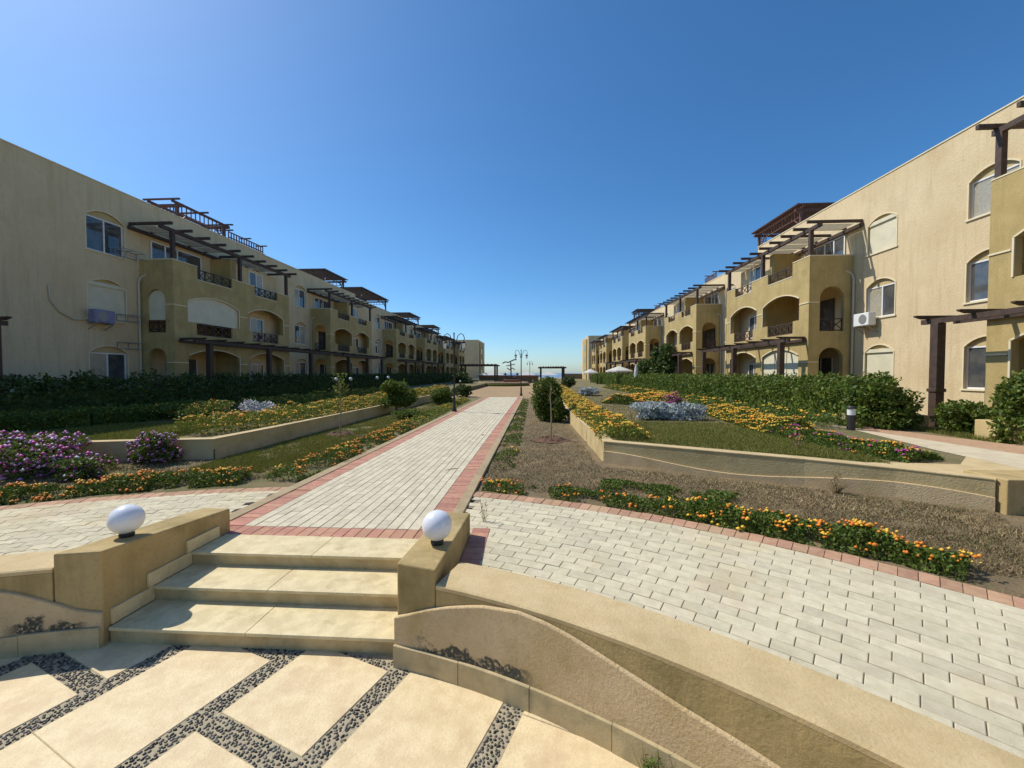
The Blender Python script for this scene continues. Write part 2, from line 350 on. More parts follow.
def hedge(name, label, poly, width, z, h, n, size, leaf, group=None, seed=0, cat='hedge', lump=.19):
    t = thing(name, label, cat, (poly[0][0], poly[0][1], z), group); ox, oy = poly[0]
    P0, N0 = seg_sample(poly, n); f = RNG.random(n); wob = vnoise(P0[:, 0], P0[:, 1], 1.6, seed)
    hw = width/2*(1+.25*wob); hh = h*(1+lump*vnoise(P0[:, 0], P0[:, 1], 2.3, seed+3)+.07*RNG.random(n))
    # section coordinate round the top and both sides
    side = np.where(RNG.random(n) < .5, -1., 1.); ontop = f < .45
    u = np.where(ontop, (RNG.random(n)*2-1), side*(1-.22*RNG.random(n)**1.5)); v = np.where(ontop, 1-.22*RNG.random(n)**1.8, RNG.random(n))
    v = v*(1-.22*np.abs(u)**4); P = np.column_stack([P0+N0*(u*hw)[:, None] - np.array([ox, oy]), v*hh])
    P += RNG.normal(size=P.shape)*size*.45; P[:, 2] = np.maximum(P[:, 2], .03)
    V, F = leaf_mesh(P, size, .25)
    m = n//34; sp = RNG.choice(n, m); Ps = np.repeat(P[sp], 7, 0); Ps[:, 2] += np.tile(np.linspace(0, .17*h, 7), m) * np.repeat(RNG.random(m), 7); Ps += RNG.normal(size=Ps.shape)*.02
    V2, F2 = leaf_mesh(Ps, size*.85, .5)
    npmesh('foliage', [(V, F, leaf), (V2, F2, 'leaf_bright' if leaf == 'leaf' else 'leaf')], t)  # top sprigs one leaf tone lighter: sunlit tips put into the colour
    # woody core
    mb = MB()
    for (a, b), (c, d) in zip(poly, poly[1:]):
        L_ = math.hypot(c-a, d-b); nx, ny = -(d-b)/L_*width*.30, (c-a)/L_*width*.30
        q = [(a-ox+nx, b-oy+ny), (c-ox+nx, d-oy+ny), (c-ox-nx, d-oy-ny), (a-ox-nx, b-oy-ny)]; mb.prism(q, 0, h*.72, leaf)
    mb.build('inner_growth', t); return t

# ============================================================ SETTING: ground, terraces, sea
C1 = (-2.72, -3.10); R_IN, R_OUT = 6.60, 7.05            # plaza retaining wall
C2 = (-3.05, -3.46); R_RING = 10.46
def spaced(segs):
    out = []
    for a, b, s in segs: out += list(np.arange(a, b, s))
    return np.array(out + [segs[-1][1]])
gx = spaced([(-3000, -200, 700), (-200, -30, 30), (-30, -11, 1.5), (-11, 8, .22), (8, 30, 1.5), (30, 200, 30), (200, 3000, 700)])
gy = spaced([(-3000, -100, 700), (-100, -14, 12), (-14, 4, 1.2), (4, 24, .22), (24, 70, 1.2), (70, 190, 8), (190, 230, 10), (230, 4000, 900)])
X_, Y_ = np.meshgrid(gx, gy); rr = np.hypot(X_-C2[0], Y_-C2[1])
near = (np.abs(X_) < 14) & (Y_ < 34)
Z_ = np.where(rr < 10.15, -.12, .425 + near*(.016*vnoise(X_, Y_, 3, 1)+.010*vnoise(X_, Y_, 9, 4)+.008*RNG.normal(size=X_.shape)))
Z_ = np.where(near & (rr > 10.6) & (X_ > -1.0) & (X_ < 8), Z_ - .01, Z_)
Z_ = np.where(Y_ > 185, Z_ - (Y_-185).clip(0, 40)*.12, Z_)
V = np.column_stack([X_.ravel(), Y_.ravel(), Z_.ravel()]); nx_, ny_ = len(gx), len(gy)
idx = np.arange(nx_*ny_).reshape(ny_, nx_)
F = np.stack([idx[:-1, :-1], idx[:-1, 1:], idx[1:, 1:], idx[1:, :-1]], -1).reshape(-1, 4)
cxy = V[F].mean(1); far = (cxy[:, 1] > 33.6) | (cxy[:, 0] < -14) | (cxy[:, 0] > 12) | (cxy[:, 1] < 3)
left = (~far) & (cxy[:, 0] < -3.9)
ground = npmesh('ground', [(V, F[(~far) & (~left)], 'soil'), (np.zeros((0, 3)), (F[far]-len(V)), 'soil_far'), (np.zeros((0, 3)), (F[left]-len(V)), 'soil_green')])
tag(ground, kind='structure')
MB().box(-5000, 5000, 215, 9000, -2.6, -2.5, 'sea').build('sea')['kind'] = 'structure'

WALL_R = [(1.5, 60), (1.45, 40), (1.37, 18), (1.58, 9.38), (2.7, 8.8), (3.85, 8.2), (4.95, 7.65), (6.0, 7.0), (6.85, 6.35)]
WALL_L = [(-14.5, 7.2), (-12.4, 8.0), (-10.4, 8.5), (-8.6, 8.95), (-7.72, 9.12), (-7.62, 11.2), (-7.60, 14.4), (-7.55, 20), (-7.6, 34)]
tr = [(1.65, 60), (1.60, 40), (1.52, 18), (1.73, 9.47), (2.77, 8.93), (3.92, 8.33), (5.02, 7.78), (6.08, 7.13), (6.95, 6.5), (12, 3.0), (40, 3.2), (40, 120), (3, 120)]
tl = [(-14.55, 7.35), (-12.45, 8.15), (-10.45, 8.65), (-8.65, 9.10), (-7.85, 9.26), (-7.77, 11.2), (-7.75, 14.4), (-7.70, 20), (-7.75, 34), (-7.75, 120), (-40, 120), (-40, 4), (-16, 4)]
MB().prism(tr, .1, .88, 'soil_green').build('terrace_ground_right')['kind'] = 'structure'
MB().prism(tl, .1, .88, 'soil_green').build('terrace_ground_left')['kind'] = 'structure'

# ------------------------------------------------------------ plaza: travertine slabs and pebble strips
e1 = np.array([.35, .937]); e1 /= np.linalg.norm(e1); e2 = np.array([e1[1], -e1[0]])
def uv(u, v): p = e1*u + e2*v; return (float(p[0]), float(p[1]))
mb = MB(); mb.prism([(C1[0]+7.0*math.cos(k*math.pi/32), C1[1]+7.0*math.sin(k*math.pi/32)) for k in range(64)], -.05, -.007, 'mortar')
o = mb.build('plaza_base'); o['kind'] = 'structure'
slabs = MB(); strips = []           # pebble rectangles in (u,v)
pitch = 1.02; v_edges = [(-4.32 + pitch*k) for k in range(-6, 12)]
cross = {-1: 1.42, 0: 1.13, 1: 1.60, 2: 1.45, 3: 1.2, -2: 1.55}
def slab(u0, u1, v0, v1):
    c = uv((u0+u1)/2, (v0+v1)/2)
    if math.hypot(c[0]-C1[0], c[1]-C1[1]) > 7.2: return
    g = .002; b = .004; z = random.uniform(-.001, .001)
    lo = [uv(u0+g, v0+g), uv(u1-g, v0+g), uv(u1-g, v1-g), uv(u0+g, v1-g)]; hi = [uv(u0+g+b, v0+g+b), uv(u1-g-b, v0+g+b), uv(u1-g-b, v1-g-b), uv(u0+g+b, v1-g-b)]
    vs = [(x, y, -.015) for x, y in lo] + [(x, y, -.004+z) for x, y in lo] + [(x, y, z) for x, y in hi]
    slabs.add(vs, [(0,4,5,1),(1,5,6,2),(2,6,7,3),(3,7,4,0),(4,8,9,5),(5,9,10,6),(6,10,11,7),(7,11,8,4),(8,11,10,9)], 'travertine')
for k, ve in enumerate(v_edges):
    c = k - 6; v0 = ve + .17 - 0.0; v1 = ve + pitch      # column to the right of strip starting at ve
    strips.append((-9, 9, ve, ve + .17))
    col = c; off = cross.get(col, 1.42 + .37*((col*3) % 5)/2)
    ul = {-1: (.78, .16), 0: (1.15, 0), 1: (.82, .17)}.get(col, (.9, .16))
    u = off - 8*(1.98)
    while u < 8:
        # cross strip, slab, butt joint, slab
        if col == 0:
            # joint at 'off', then a cross strip 1.14 further
            slab(u, u+1.14, v0, v1); strips.append((u+1.14, u+1.30, v0, v1)); slab(u+1.30, u+1.98, v0, v1)
        else:
            if col >= 2: strips.append((u, u+.165, v0, v1)); slab(u+.165, u+1.45, v0, v1); slab(u+1.454, u+1.98, v0, v1); u += 1.98; continue
            strips.append((u, u+.165, v0, v1)); slab(u+.165, u+.99, v0, v1)
            strips.append((u+.99, u+1.155, v0, v1)); slab(u+1.155, u+1.98, v0, v1)
        u += 1.98
o = slabs.build('plaza_slabs'); o['kind'] = 'structure'
import itertools
ico_v = []; ph = (1+5**.5)/2
for s1 in (-1, 1):
    for s2 in (-1, 1): ico_v += [(0, s1, s2*ph), (s1, s2*ph, 0), (s2*ph, 0, s1)]
ico_v = np.array(ico_v, float); ico_v /= np.linalg.norm(ico_v[0])
ico_f = []
for a, b, c in itertools.combinations(range(12), 3):
    if all(abs(np.linalg.norm(ico_v[i]-ico_v[j])-1.0515) < .01 for i, j in ((a, b), (b, c), (a, c))):
        n = np.cross(ico_v[b]-ico_v[a], ico_v[c]-ico_v[a]); ico_f.append((a, b, c) if n @ ico_v[a] > 0 else (a, c, b))
ico_f = np.array(ico_f)
def subdiv(v, f):
    v = list(map(tuple, v)); cache = {}; out = []
    def mid(i, j):
        k = (min(i, j), max(i, j))
        if k not in cache:
            p = (np.array(v[i])+np.array(v[j])); p /= np.linalg.norm(p); v.append(tuple(p)); cache[k] = len(v)-1
        return cache[k]
    for a, b, c in f:
        x, y, z = mid(a, b), mid(b, c), mid(c, a); out += [(a, x, z), (b, y, x), (c, z, y), (x, y, z)]
    return np.array(v), np.array(out)
ico2_v, ico2_f = subdiv(ico_v, ico_f)
pts = []
for u0, u1, v0, v1 in strips:
    for iu, u in enumerate(np.arange(max(u0, -4)+.012, min(u1, 6.5), .027)):
        for v in np.arange(v0+.012+.015*(iu % 2), v1-.008, .031):
            if random.random() < .06: continue
            uu = u+random.uniform(-.008, .008); vv = v+random.uniform(-.007, .007); p = uv(uu, vv)
            if p[1] < 1.6 or p[1] > 3.75 or p[0] < -6.2 or p[0] > 2.2: continue
            if math.hypot(p[0]-C1[0], p[1]-C1[1]) > 6.6: continue
            if any(False for _ in ()): continue
            pts.append((p[0], p[1]))
pts = np.array(pts); n = len(pts); ang = RNG.random(n)*3.14; sx = .0095+.0095*RNG.random(n)**1.5; sy = .007+.006*RNG.random(n)
B = ico2_v[None]*np.stack([sx, sy, .0075+.003*RNG.random(n)], 1)[:, None]
ca, sa = np.cos(ang)[:, None], np.sin(ang)[:, None]
Q = np.stack([B[..., 0]*ca-B[..., 1]*sa+pts[:, :1], B[..., 0]*sa+B[..., 1]*ca+pts[:, 1:], B[..., 2]-.006], -1)
o = npmesh('pebbles', [(Q.reshape(-1, 3), (ico2_f[None]+len(ico2_v)*np.arange(n)[:, None, None]).reshape(-1, 3), 'pebble')])
o.data.polygons.foreach_set('use_smooth', [True]*len(o.data.polygons)); tag(o, 'dark rounded pebbles set in strips between the plaza slabs', 'pebbles', kind='stuff')

# ------------------------------------------------------------ ring pavement
def ring_pt(th, t):
    a = np.array(C1) + (R_OUT-.02)*np.array([math.cos(th), math.sin(th)])
    # outer point on the ring circle in the same direction
    d = np.array([math.cos(th), math.sin(th)]); m = np.array(C1)-np.array(C2); b = m @ d; c = m @ m - (R_RING-.27)**2
    L_ = -b + math.sqrt(b*b-c); o = np.array(C1) + d*L_
    return a*(1-t)+o*t
def paver(mb, q, z, m, inset=.0032, th=.03):
    """q: polygon in order; frustum with a small chamfer"""
    q = [np.array(p) for p in q]; c = sum(q)/len(q); hi = [p + (c-p)/np.linalg.norm(c-p)*inset*1.6 for p in q]; n = len(q)
    tx, ty = random.gauss(0, .006), random.gauss(0, .006)
    def zt(p): return z + (p[0]-c[0])*tx + (p[1]-c[1])*ty
    vs = [(p[0], p[1], z-th) for p in q] + [(p[0], p[1], zt(p)-inset) for p in q] + [(p[0], p[1], zt(p)) for p in hi]
    fs = [tuple(range(2*n, 3*n))]
    for i in range(n): j = (i+1) % n; fs += [(i, j, n+j, n+i), (n+i, n+j, 2*n+j, 2*n+i)]
    mb.add(vs, fs, m)
ROWS = 19; zp = .45
def row_pavers(th0, th1, zig, name):
    mb = MB(); g = .0028 if zig else .0035
    for r in range(ROWS):
        t0, t1 = r/ROWS, (r+1)/ROWS; rad = R_OUT + 3.2*(t0+t1)/2; dth = (.30 if not zig else .30)/8.6; th = th0 - dth*(.5*(r % 2)) + (random.uniform(-.0012, .0012) if not zig else 0)
        while th < th1:
            a, b = th + g/rad, th + dth - g/rad; e = g/3.2
            a = max(a, th0+1e-3); b = min(b, th1)
            if b - a > .3*dth:
                if zig:
                    K = 4; z_ = [0, .24, 0, .24, 0]; lo = [ring_pt(a+(b-a)*k/K, t0+e+z_[k]/ROWS) for k in range(K+1)]; hi = [ring_pt(a+(b-a)*k/K, t1-e+z_[k]/ROWS) for k in range(K, -1, -1)]
                    q = lo + hi
                else: q = [ring_pt(a, t0+e), ring_pt(b, t0+e), ring_pt(b, t1-e), ring_pt(a, t1-e)]
                c = sum(q)/len(q)
                if not (-4.44 < c[0] < -1.04) and not (-1.3 < c[0] < -.70 and c[1] < 5.0) : paver(mb, q[::-1] if False else q, zp + random.gauss(0, .0012), 'paver_grey')
            th += dth
    # rose border
    rad0 = R_RING-.26; th = th0
    while th < th1:
        dth = .148/rad0; a, b = th+.003/rad0, th+dth-.003/rad0
        q = [np.array(C2)+r_*np.array([math.cos(x), math.sin(x)]) for r_, x in ((rad0, a), (rad0, b), (R_RING, b), (R_RING, a))]
        c = sum(q)/4
        if not (-4.44 < c[0] < -1.04): paver(mb, q, zp+random.gauss(0, .002), 'paver_red_faded')
        th += dth
    # recess between the stones
    N_ = 60
    for k in range(N_):
        a, b = th0+(th1-th0)*k/N_, th0+(th1-th0)*(k+1)/N_
        for j in range(12):
            t0, t1 = 1.085*j/12, 1.085*(j+1)/12; q = [ring_pt(a, t0), ring_pt(b, t0), ring_pt(b, t1), ring_pt(a, t1)]
            if any(-4.42 < p[0] < -1.06 for p in q) or any(p[0] > -1.3 and p[0] < -.8 and p[1] < 3.9 for p in q): continue
            mb.add([(p[0], p[1], zp-.009) for p in q], [(0, 1, 2, 3)], 'joint_sand')
    o = mb.build(name); o['kind'] = 'structure'; return o
row_pavers(R(-6), R(81), False, 'ring_pavement_right')
row_pavers(R(97.5), R(186), True, 'ring_pavement_left')
mb = MB()      # rose soldier pavers beside the right pier
y = 4.16
while y < 5.06:
    paver(mb, [(-.825, y), (-.60, y), (-.60, y+.142), (-.825, y+.142)], zp+.007, 'paver_red'); y += .148
o = mb.build('paving_edge'); o['kind'] = 'structure'

# ------------------------------------------------------------ straight path
mat('joint_dark', (.10, .085, .07), .95)
mb = MB(); mb.box(-4.24, -1.20, 4.78, 33.9, .38, .435, 'joint_dark')
for c in range(16):
    x0 = -3.92 + .15*c; y = 5.10 - (.15 if c % 2 else 0) + .02*random.random()
    while y < 33.9:
        a, b = max(y, 5.10), min(y+.29, 33.9)
        if b-a > .05: paver(mb, [(x0+.0055, a+.0012), (x0+.1445, a+.0012), (x0+.1445, b-.0012), (x0+.0055, b-.0012)], zp+random.gauss(0, .001), 'paver_path')
        y += .29
for x0 in (-4.22, -1.52):
    y = 5.10
    while y < 33.9:
        paver(mb, [(x0+.003, y+.003), (x0+.297, y+.003), (x0+.297, y+.145), (x0+.003, y+.145)], zp+random.gauss(0, .0015), 'paver_red'); y += .148
x = -4.22
while x < -1.25:
    paver(mb, [(x+.003, 4.805), (x+.145, 4.805), (x+.145, 5.095), (x+.003, 5.095)], zp+random.gauss(0, .001), 'paver_red'); x += .15
o = mb.build('path'); o['kind'] = 'structure'
mb = MB(); mb.box(-4.43, -4.225, 4.95, 33.9, .30, .462, 'kerb'); mb.box(-1.215, -1.05, 4.98, 33.9, .30, .475, 'kerb')
o = mb.build('path_kerb', bevel=.012); o['kind'] = 'structure'
# cross walk along the right hedge and far hard standing
mb = MB(); pl = [(12.5, 4.4), (10.6, 6.6), (9.6, 8.6), (9.25, 11.5), (9.25, 12.6), (9.25, 12.8)]; pr = [(13.6, 5.4), (11.9, 7.4), (10.9, 9.2), (10.1, 11.8), (10.0, 12.6), (10.0, 12.8)]
pl2 = [(10.9, 3.6), (8.1, 6.4), (8.35, 8.8), (8.95, 11.5), (9.0, 12.6), (9.0, 12.8)]
for a, b, z, m in ((pl, pr, .884, 'paver_red_faded'), (pl2, pl, .888, 'walk')):
    for i in range(5): mb.add([(*a[i], z), (*b[i], z), (*b[i+1], z), (*a[i+1], z)], [(0, 1, 2, 3)], m)
o = mb.build('walkway'); o['kind'] = 'structure'

mb = MB(); mb.add([(x, y, .886) for x, y in [(5.6, 7.5), (6.2, 7.1), (6.95, 6.52), (8.2, 5.5), (8.1, 6.4), (8.3, 8.2), (7.5, 7.5), (6.4, 7.6)]], [(0, 1, 2, 3, 4, 5, 6, 7)], 'coping'); o = mb.build('pavement'); o['kind'] = 'structure'
# ------------------------------------------------------------ steps
st = thing('stairs', 'three travertine steps rising from the plaza to the brick path', 'steps', (-2.57, 3.42, 0))
def rel(o): o.location = -Vector((-2.57, 3.42, 0)); return o
XL, XR = -3.94, -1.195
for i, (yf, z) in enumerate(((3.42, .15), (3.86, .30), (4.32, .45))):
    yb = (3.86, 4.32, 4.80)[i]
    mb = MB(); xm = (-2.62, -2.72, -2.52)[i]
    mb.box(XL+.0, xm-.002, yf-.02, yb+.02, z-.032, z, 'travertine_step'); mb.box(xm+.002, XR, yf-.02, yb+.02, z-.032, z, 'travertine_step')
    rel(mb.build('tread', st, bevel=.006))
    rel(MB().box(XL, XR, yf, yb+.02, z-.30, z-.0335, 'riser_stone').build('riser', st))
# ------------------------------------------------------------ plaza retaining walls, piers, globes
def arcp(th, r, c=C1): return (c[0]+r*math.cos(th), c[1]+r*math.sin(th))
def wave_r(x):
    xs = [-1.25, -1.16, -.9, -.72, -.42, -.12, .09, .25, .57, .9, 1.17, 1.32, 1.6, 1.9, 2.3, 2.8, 3.3]; zs = [.40, .42, .53, .59, .67, .705, .685, .65, .56, .48, .44, .41, .36, .34, .40, .55, .40]
    return float(np.interp(x, xs, zs))
def wave_l(x):
    xs = [-9, -8, -7.2, -6.4, -5.6, -5.1, -4.81, -4.61, -4.39, -4.16, -3.99, -3.9]; zs = [.5, .35, .5, .65, .70, .68, .62, .56, .46, .35, .31, .30]
    return float(np.interp(x, xs, zs))
def retaining(name, label, th0, th1, wf, org, thb):
    t = thing(name, label, 'garden wall', (*org, 0)); N_ = 90
    ths = [th0+(th1-th0)*k/N_ for k in range(N_+1)]
    def strip(secs, m, nm, smooth=False, a0=None):
        ths = [(th0 if a0 is None else a0)+(th1-(th0 if a0 is None else a0))*k/N_ for k in range(N_+1)]
        # secs: function th -> list of (r,z)
        mb = MB(); vs = []; rows = [secs(th) for th in ths]; k = len(rows[0])
        for th, s in zip(ths, rows):
            for r, z in s: x, y = arcp(th, r); vs.append((x-org[0], y-org[1], z))
        fs = [(i*k+j, i*k+(j+1) % k, (i+1)*k+(j+1) % k, (i+1)*k+j) for i in range(N_) for j in range(k)]
        fs += [tuple(range(k)), tuple(N_*k+j for j in range(k))[::-1]]
        mb.add(vs, fs, m); o = mb.build(nm, t); return o
    strip(lambda th: [(R_IN, -.02), (R_IN, .70), (R_OUT, .70), (R_OUT, .3), (R_OUT, -.02)][:3] + [(R_OUT, -.02)], 'plaster', 'wall_body', a0=thb)
    # rendered cap
    strip(lambda th: [(R_IN-.0, .703), (R_IN-.003, .735), (R_IN+.012, .745), (R_OUT-.01, .742), (R_OUT+.003, .73), (R_OUT+.003, .44), (R_OUT-.02, .44), (R_OUT-.02, .703)], 'coping', 'coping', a0=thb)
    def sec(th):
        x, y = arcp(th, R_IN); z = wf(x); return [(R_IN-.002, .02), (R_IN-.028, .02), (R_IN-.028, z-.008), (R_IN-.022, z), (R_IN-.002, z+.004)]
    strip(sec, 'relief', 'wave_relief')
    # stone skirting in separate lengths
    s = .0; mb = MB(); L_ = abs(th1-th0)*R_IN; cnt = 0; sg = 1 if th1 > th0 else -1
    while s < L_:
        e = min(s+.62, L_); a, b = th0+sg*(s+.003)/R_IN, th0+sg*(e-.003)/R_IN; off = .046 + random.uniform(0, .008); hz = .185+random.uniform(-.006, .006)
        vs = []
        for th in np.linspace(a, b, 5):
            for r, z in ((R_IN-.001, -.01), (R_IN-off, -.01), (R_IN-off, hz-.004), (R_IN-off+.004, hz), (R_IN-.001, hz)): x, y = arcp(th, r); vs.append((x-org[0], y-org[1], z))
        fs = [(i*5+j, i*5+(j+1) % 5, (i+1)*5+(j+1) % 5, (i+1)*5+j) for i in range(4) for j in range(5)] + [(0,1,2,3,4), (24,23,22,21,20)]
        mb.add(vs, fs, 'skirting'); s = e
    mb.build('skirting', t)
    return t
thR = math.asin(0); 
def th_at(x): return math.acos((x-C1[0])/R_IN)
retaining('garden_wall', 'curved plastered wall with a wave relief, right of the steps', th_at(-1.20), R(-4), wave_r, (-.2, 3.3), th_at(-.825))
retaining('garden_wall', 'curved plastered wall with a wave relief, left of the steps', th_at(-3.96), R(184), wave_l, (-5.2, 3.0), th_at(-4.345))
def pier(name, label, x0, x1, yf, yb, zf, zb, up_side):
    t = thing(name, label, 'pier', ((x0+x1)/2, (yf+yb)/2, 0)); ox, oy = t.location.x, t.location.y
    mb = MB(); a, b, c, d = x0-ox, x1-ox, yf-oy, yb-oy
    fy = lambda x: C1[1]+math.sqrt(R_IN**2-(x-C1[0])**2)-oy+.004
    mb.add([(a,fy(x0),-.02),(b,fy(x1),-.02),(b,d,-.02),(a,d,-.02),(a,fy(x0),zf),(b,fy(x1),zf),(b,d,zb),(a,d,zb)], [(0,3,2,1),(4,5,6,7),(0,1,5,4),(1,2,6,5),(2,3,7,6),(3,0,4,7)], 'plaster')
    o = mb.build('shaft', t, bevel=.014)
    return t
pL = pier('stair_pier', 'low plastered pier with sloping top flanking the steps on the left, under a globe', -4.34, -3.97, 3.43, 4.93, .87, .74, 1)
pR = pier('stair_pier', 'low plastered pier with sloping top flanking the steps on the right, under a globe', -1.19, -.83, 3.41, 4.98, .87, .73, -1)
# stepped stone upstands lining the left pier (and the right)
for pr_, xs, xe in ((pL, -3.968, -3.942), (pR, -1.216, -1.192)):
    for (y0, y1, zb_, zt_) in ((3.445, 3.86, .153, .30), (3.80, 4.32, .303, .45), (4.26, 4.72, .453, .59)):
        mb = MB(); mb.box(xs-pr_.location.x, xe-pr_.location.x, y0-pr_.location.y, y1-pr_.location.y, zb_, zt_, 'travertine_step'); mb.build('upstand', pr_, bevel=.003)
def globe(x, y, z, r, label, group):
    t = thing('globe_lamp', label, 'globe lamp', (x, y, z), group)
    mb = MB(); prof = [(r*math.sin(a), r*1.0 - r*math.cos(a)*1.0 + .025) for a in np.linspace(.32, math.pi-.001, 22)]
    mb.lathe(prof, (0, 0, 0), 'globe', 40); mb.build('globe', t, smooth=True)
    MB().lathe([(r*.42, -.01), (r*.44, .018), (r*.36, .034)], (0, 0, 0), 'metal_dark', 24).build('socket', t); return t
globe(-4.17, 3.80, .840, .145, 'white glass globe lamp standing on the left stair pier', 'globe lamps on the stair piers')
globe(-.965, 3.83, .838, .145, 'white glass globe lamp standing on the right stair pier', 'globe lamps on the stair piers')

# ------------------------------------------------------------ planter walls
def poly_wall(name, label, poly, z0, z1, w, m, relief=None, org=None):
    sg = 1 if w > 0 else -1
    org = org or poly[0]; t = thing(name, label, 'garden wall', (*org, 0)); mb = MB(); cp = MB(); P = [np.array(p) for p in poly]; n = len(P)
    def off(i, d):
        ns = []
        for a, b in ((i-1, i), (i, i+1)):
            if 0 <= a and b < n:
                v = P[b]-P[a]; v = v/np.linalg.norm(v); ns.append(np.array([v[1], -v[0]]))
        nn = sum(ns); nn = nn/np.linalg.norm(nn); k = 1/max(.5, nn @ ns[0]); return P[i]+nn*d*k - np.array(org)
    def run(mb, o0, o1, za, zb, m):
        vs = []
        for i in range(n):
            a, b = off(i, o0), off(i, o1); vs += [(a[0], a[1], za), (b[0], b[1], za), (b[0], b[1], zb), (a[0], a[1], zb)]
        fs = [(i*4+j, i*4+(j+1) % 4, (i+1)*4+(j+1) % 4, (i+1)*4+j) for i in range(n-1) for j in range(4)] + [(0, 1, 2, 3), (n*4-1, n*4-2, n*4-3, n*4-4)]
        mb.add(vs, fs, m)
    run(mb, 0, -w, z0, z1-.03, m); mb.build('wall_body', t, bevel=0)
    run(cp, sg*.008, -w-sg*.008, z1-.029, z1, 'coping'); cp.build('coping', t, bevel=.008)
    if relief:
        rl = MB(); PH_ = -sum(np.linalg.norm(P[j+1]-P[j]) for j in range(relief[0]))
        for i in relief:
            a, b = P[i], P[i+1]; L_ = np.linalg.norm(b-a); d = (b-a)/L_; nn = np.array([d[1], -d[0]]); K = 14; vs = []
            for k in range(K+1):
                s = L_*k/K; g_ = sum(np.linalg.norm(P[j+1]-P[j]) for j in range(i)) + s
                z = .50+.19*(.5+.5*math.cos((g_+PH_)*2*math.pi/5.2)); p = a+d*s-np.array(org); nn = sg*np.array([d[1], -d[0]])
                for o_, zz in ((.0, .38), (.025, .38), (.025, z-.006), (.0, z)): q = p+nn*o_; vs.append((q[0], q[1], zz))
            fs = [(k*4+j, k*4+(j+1) % 4, (k+1)*4+(j+1) % 4, (k+1)*4+j) for k in range(K) for j in range(4)]
            rl.add(vs, fs, 'relief')
        rl.build('wave_relief', t)
    return t
poly_wall('garden_wall', 'low cream wall holding up the raised bed right of the path', WALL_R, .3, .92, .24, 'planter_plaster', [3, 4, 5, 6, 7], (1.6, 9))
poly_wall('garden_wall', 'low cream wall holding up the raised bed left of the path', WALL_L[::-1], .3, .92, -.24, 'planter_plaster', [1, 2, 3, 4, 5], (-7.7, 9.1))
t = thing('wall_end_block', 'dark square block ending the raised bed wall at the right edge', 'pier', (7.25, 6.35, .3))
MB().box(-.36, .7, -.12, .5, 0, .64, 'plaster').build('block_body', t, bevel=.015)
t = thing('planter_box', 'ochre plastered box under the bushy hedge at the right edge', 'planter', (10.9, 9.2, .8))
mb = MB(); mb.box(0, 3.2, -.2, 1.4, 0, .55, 'ochre_pale'); mb.build('box_body', t, bevel=.015)
t = thing('planter_box', 'weathered low box under the tall bush beside the bollard light', 'planter', (10.0, 12.5, .8))
mb = MB(); mb.box(0, 1.6, 0, 1.2, 0, .45, 'kerb'); mb.build('box_body', t, bevel=.015)

# ============================================================ BUILDINGS
def win(parent, x, n, yc, w, z0, zs, zc, style, recess=.14, proud=False):
    """arched window centred at yc on the plane x (local), wall normal n (+1/-1)"""
    xi = x - n*recess if not proud else x + n*.01
    h = w/2; f = MB(); fw = .055; d = .05
    # outer frame
    for a, b in ((yc-h, yc-h+fw), (yc+h-fw, yc+h), (yc-fw/2, yc+fw/2)): f.box(xi, xi+n*d, a, b, z0+fw, zs-fw, 'white_frame')
    f.box(xi, xi+n*d, yc-h, yc+h, z0, z0+fw, 'white_frame'); f.box(xi, xi+n*d, yc-h, yc+h, zs-fw, zs, 'white_frame')
    o = f.build('window', parent)
    g = MB()
    cs = {'glass': ('glass', 'glass'), 'half': ('curtain', 'glass'), 'half2': ('glass', 'curtain'), 'curtain': ('curtain', 'curtain'), 'blind': ('blind', 'blind')}[style]
    g.box(xi-n*.0, xi+n*.02, yc-h+fw, yc-fw/2, z0+fw, zs-fw, cs[0]); g.box(xi, xi+n*.02, yc+fw/2, yc+h-fw, z0+fw, zs-fw, cs[1]); g.build('pane', o)
    if not proud:
        s = MB(); s.box(x-n*.14, x+n*.05, yc-h-.06, yc+h+.06, z0-.06, z0-.002, 'trim'); s.build('sill', o)
        # tympanum above the square frame
        tv, tf = plate(arch(yc-h, yc+h, zs, zs+.01, zc-.004)[0:], [], .05); tm = MB(); tm.add([(xi + n*v[1], v[0], v[2]) for v in tv], tf, 'ochre_pale'); tm.build('tympanum', o)
        tr_ = MB(); pts_ = arch(yc-h, yc+h, z0, zs, zc); trim_line(tr_, pts_[1:] + [pts_[0]], x, n, .045, .022, 'trim'); tr_.build('surround', o)
    else:
        tr_ = MB(); pts_ = arch(yc-h-.05, yc+h+.05, z0, zs, zc); trim_line(tr_, pts_[1:] + [pts_[0]], x, n, .05, .03, 'trim'); tr_.build('surround', o)
    if style == 'blind':
        b = MB(); K = 16; bx = xi+n*.055
        for k in range(K):
            za = z0+.02+(zs-z0-.04)*k/K; zb = z0+.02+(zs-z0-.04)*(k+1)/K; b.box(bx, bx+n*.014, yc-h+.03, yc+h-.03, za+.004, zb, 'blind')
        b.box(bx-n*.01, bx+n*.08, yc-h, yc+h, zs-.02, zs+.14, 'blind'); b.build('roller_blind', o)
    return o
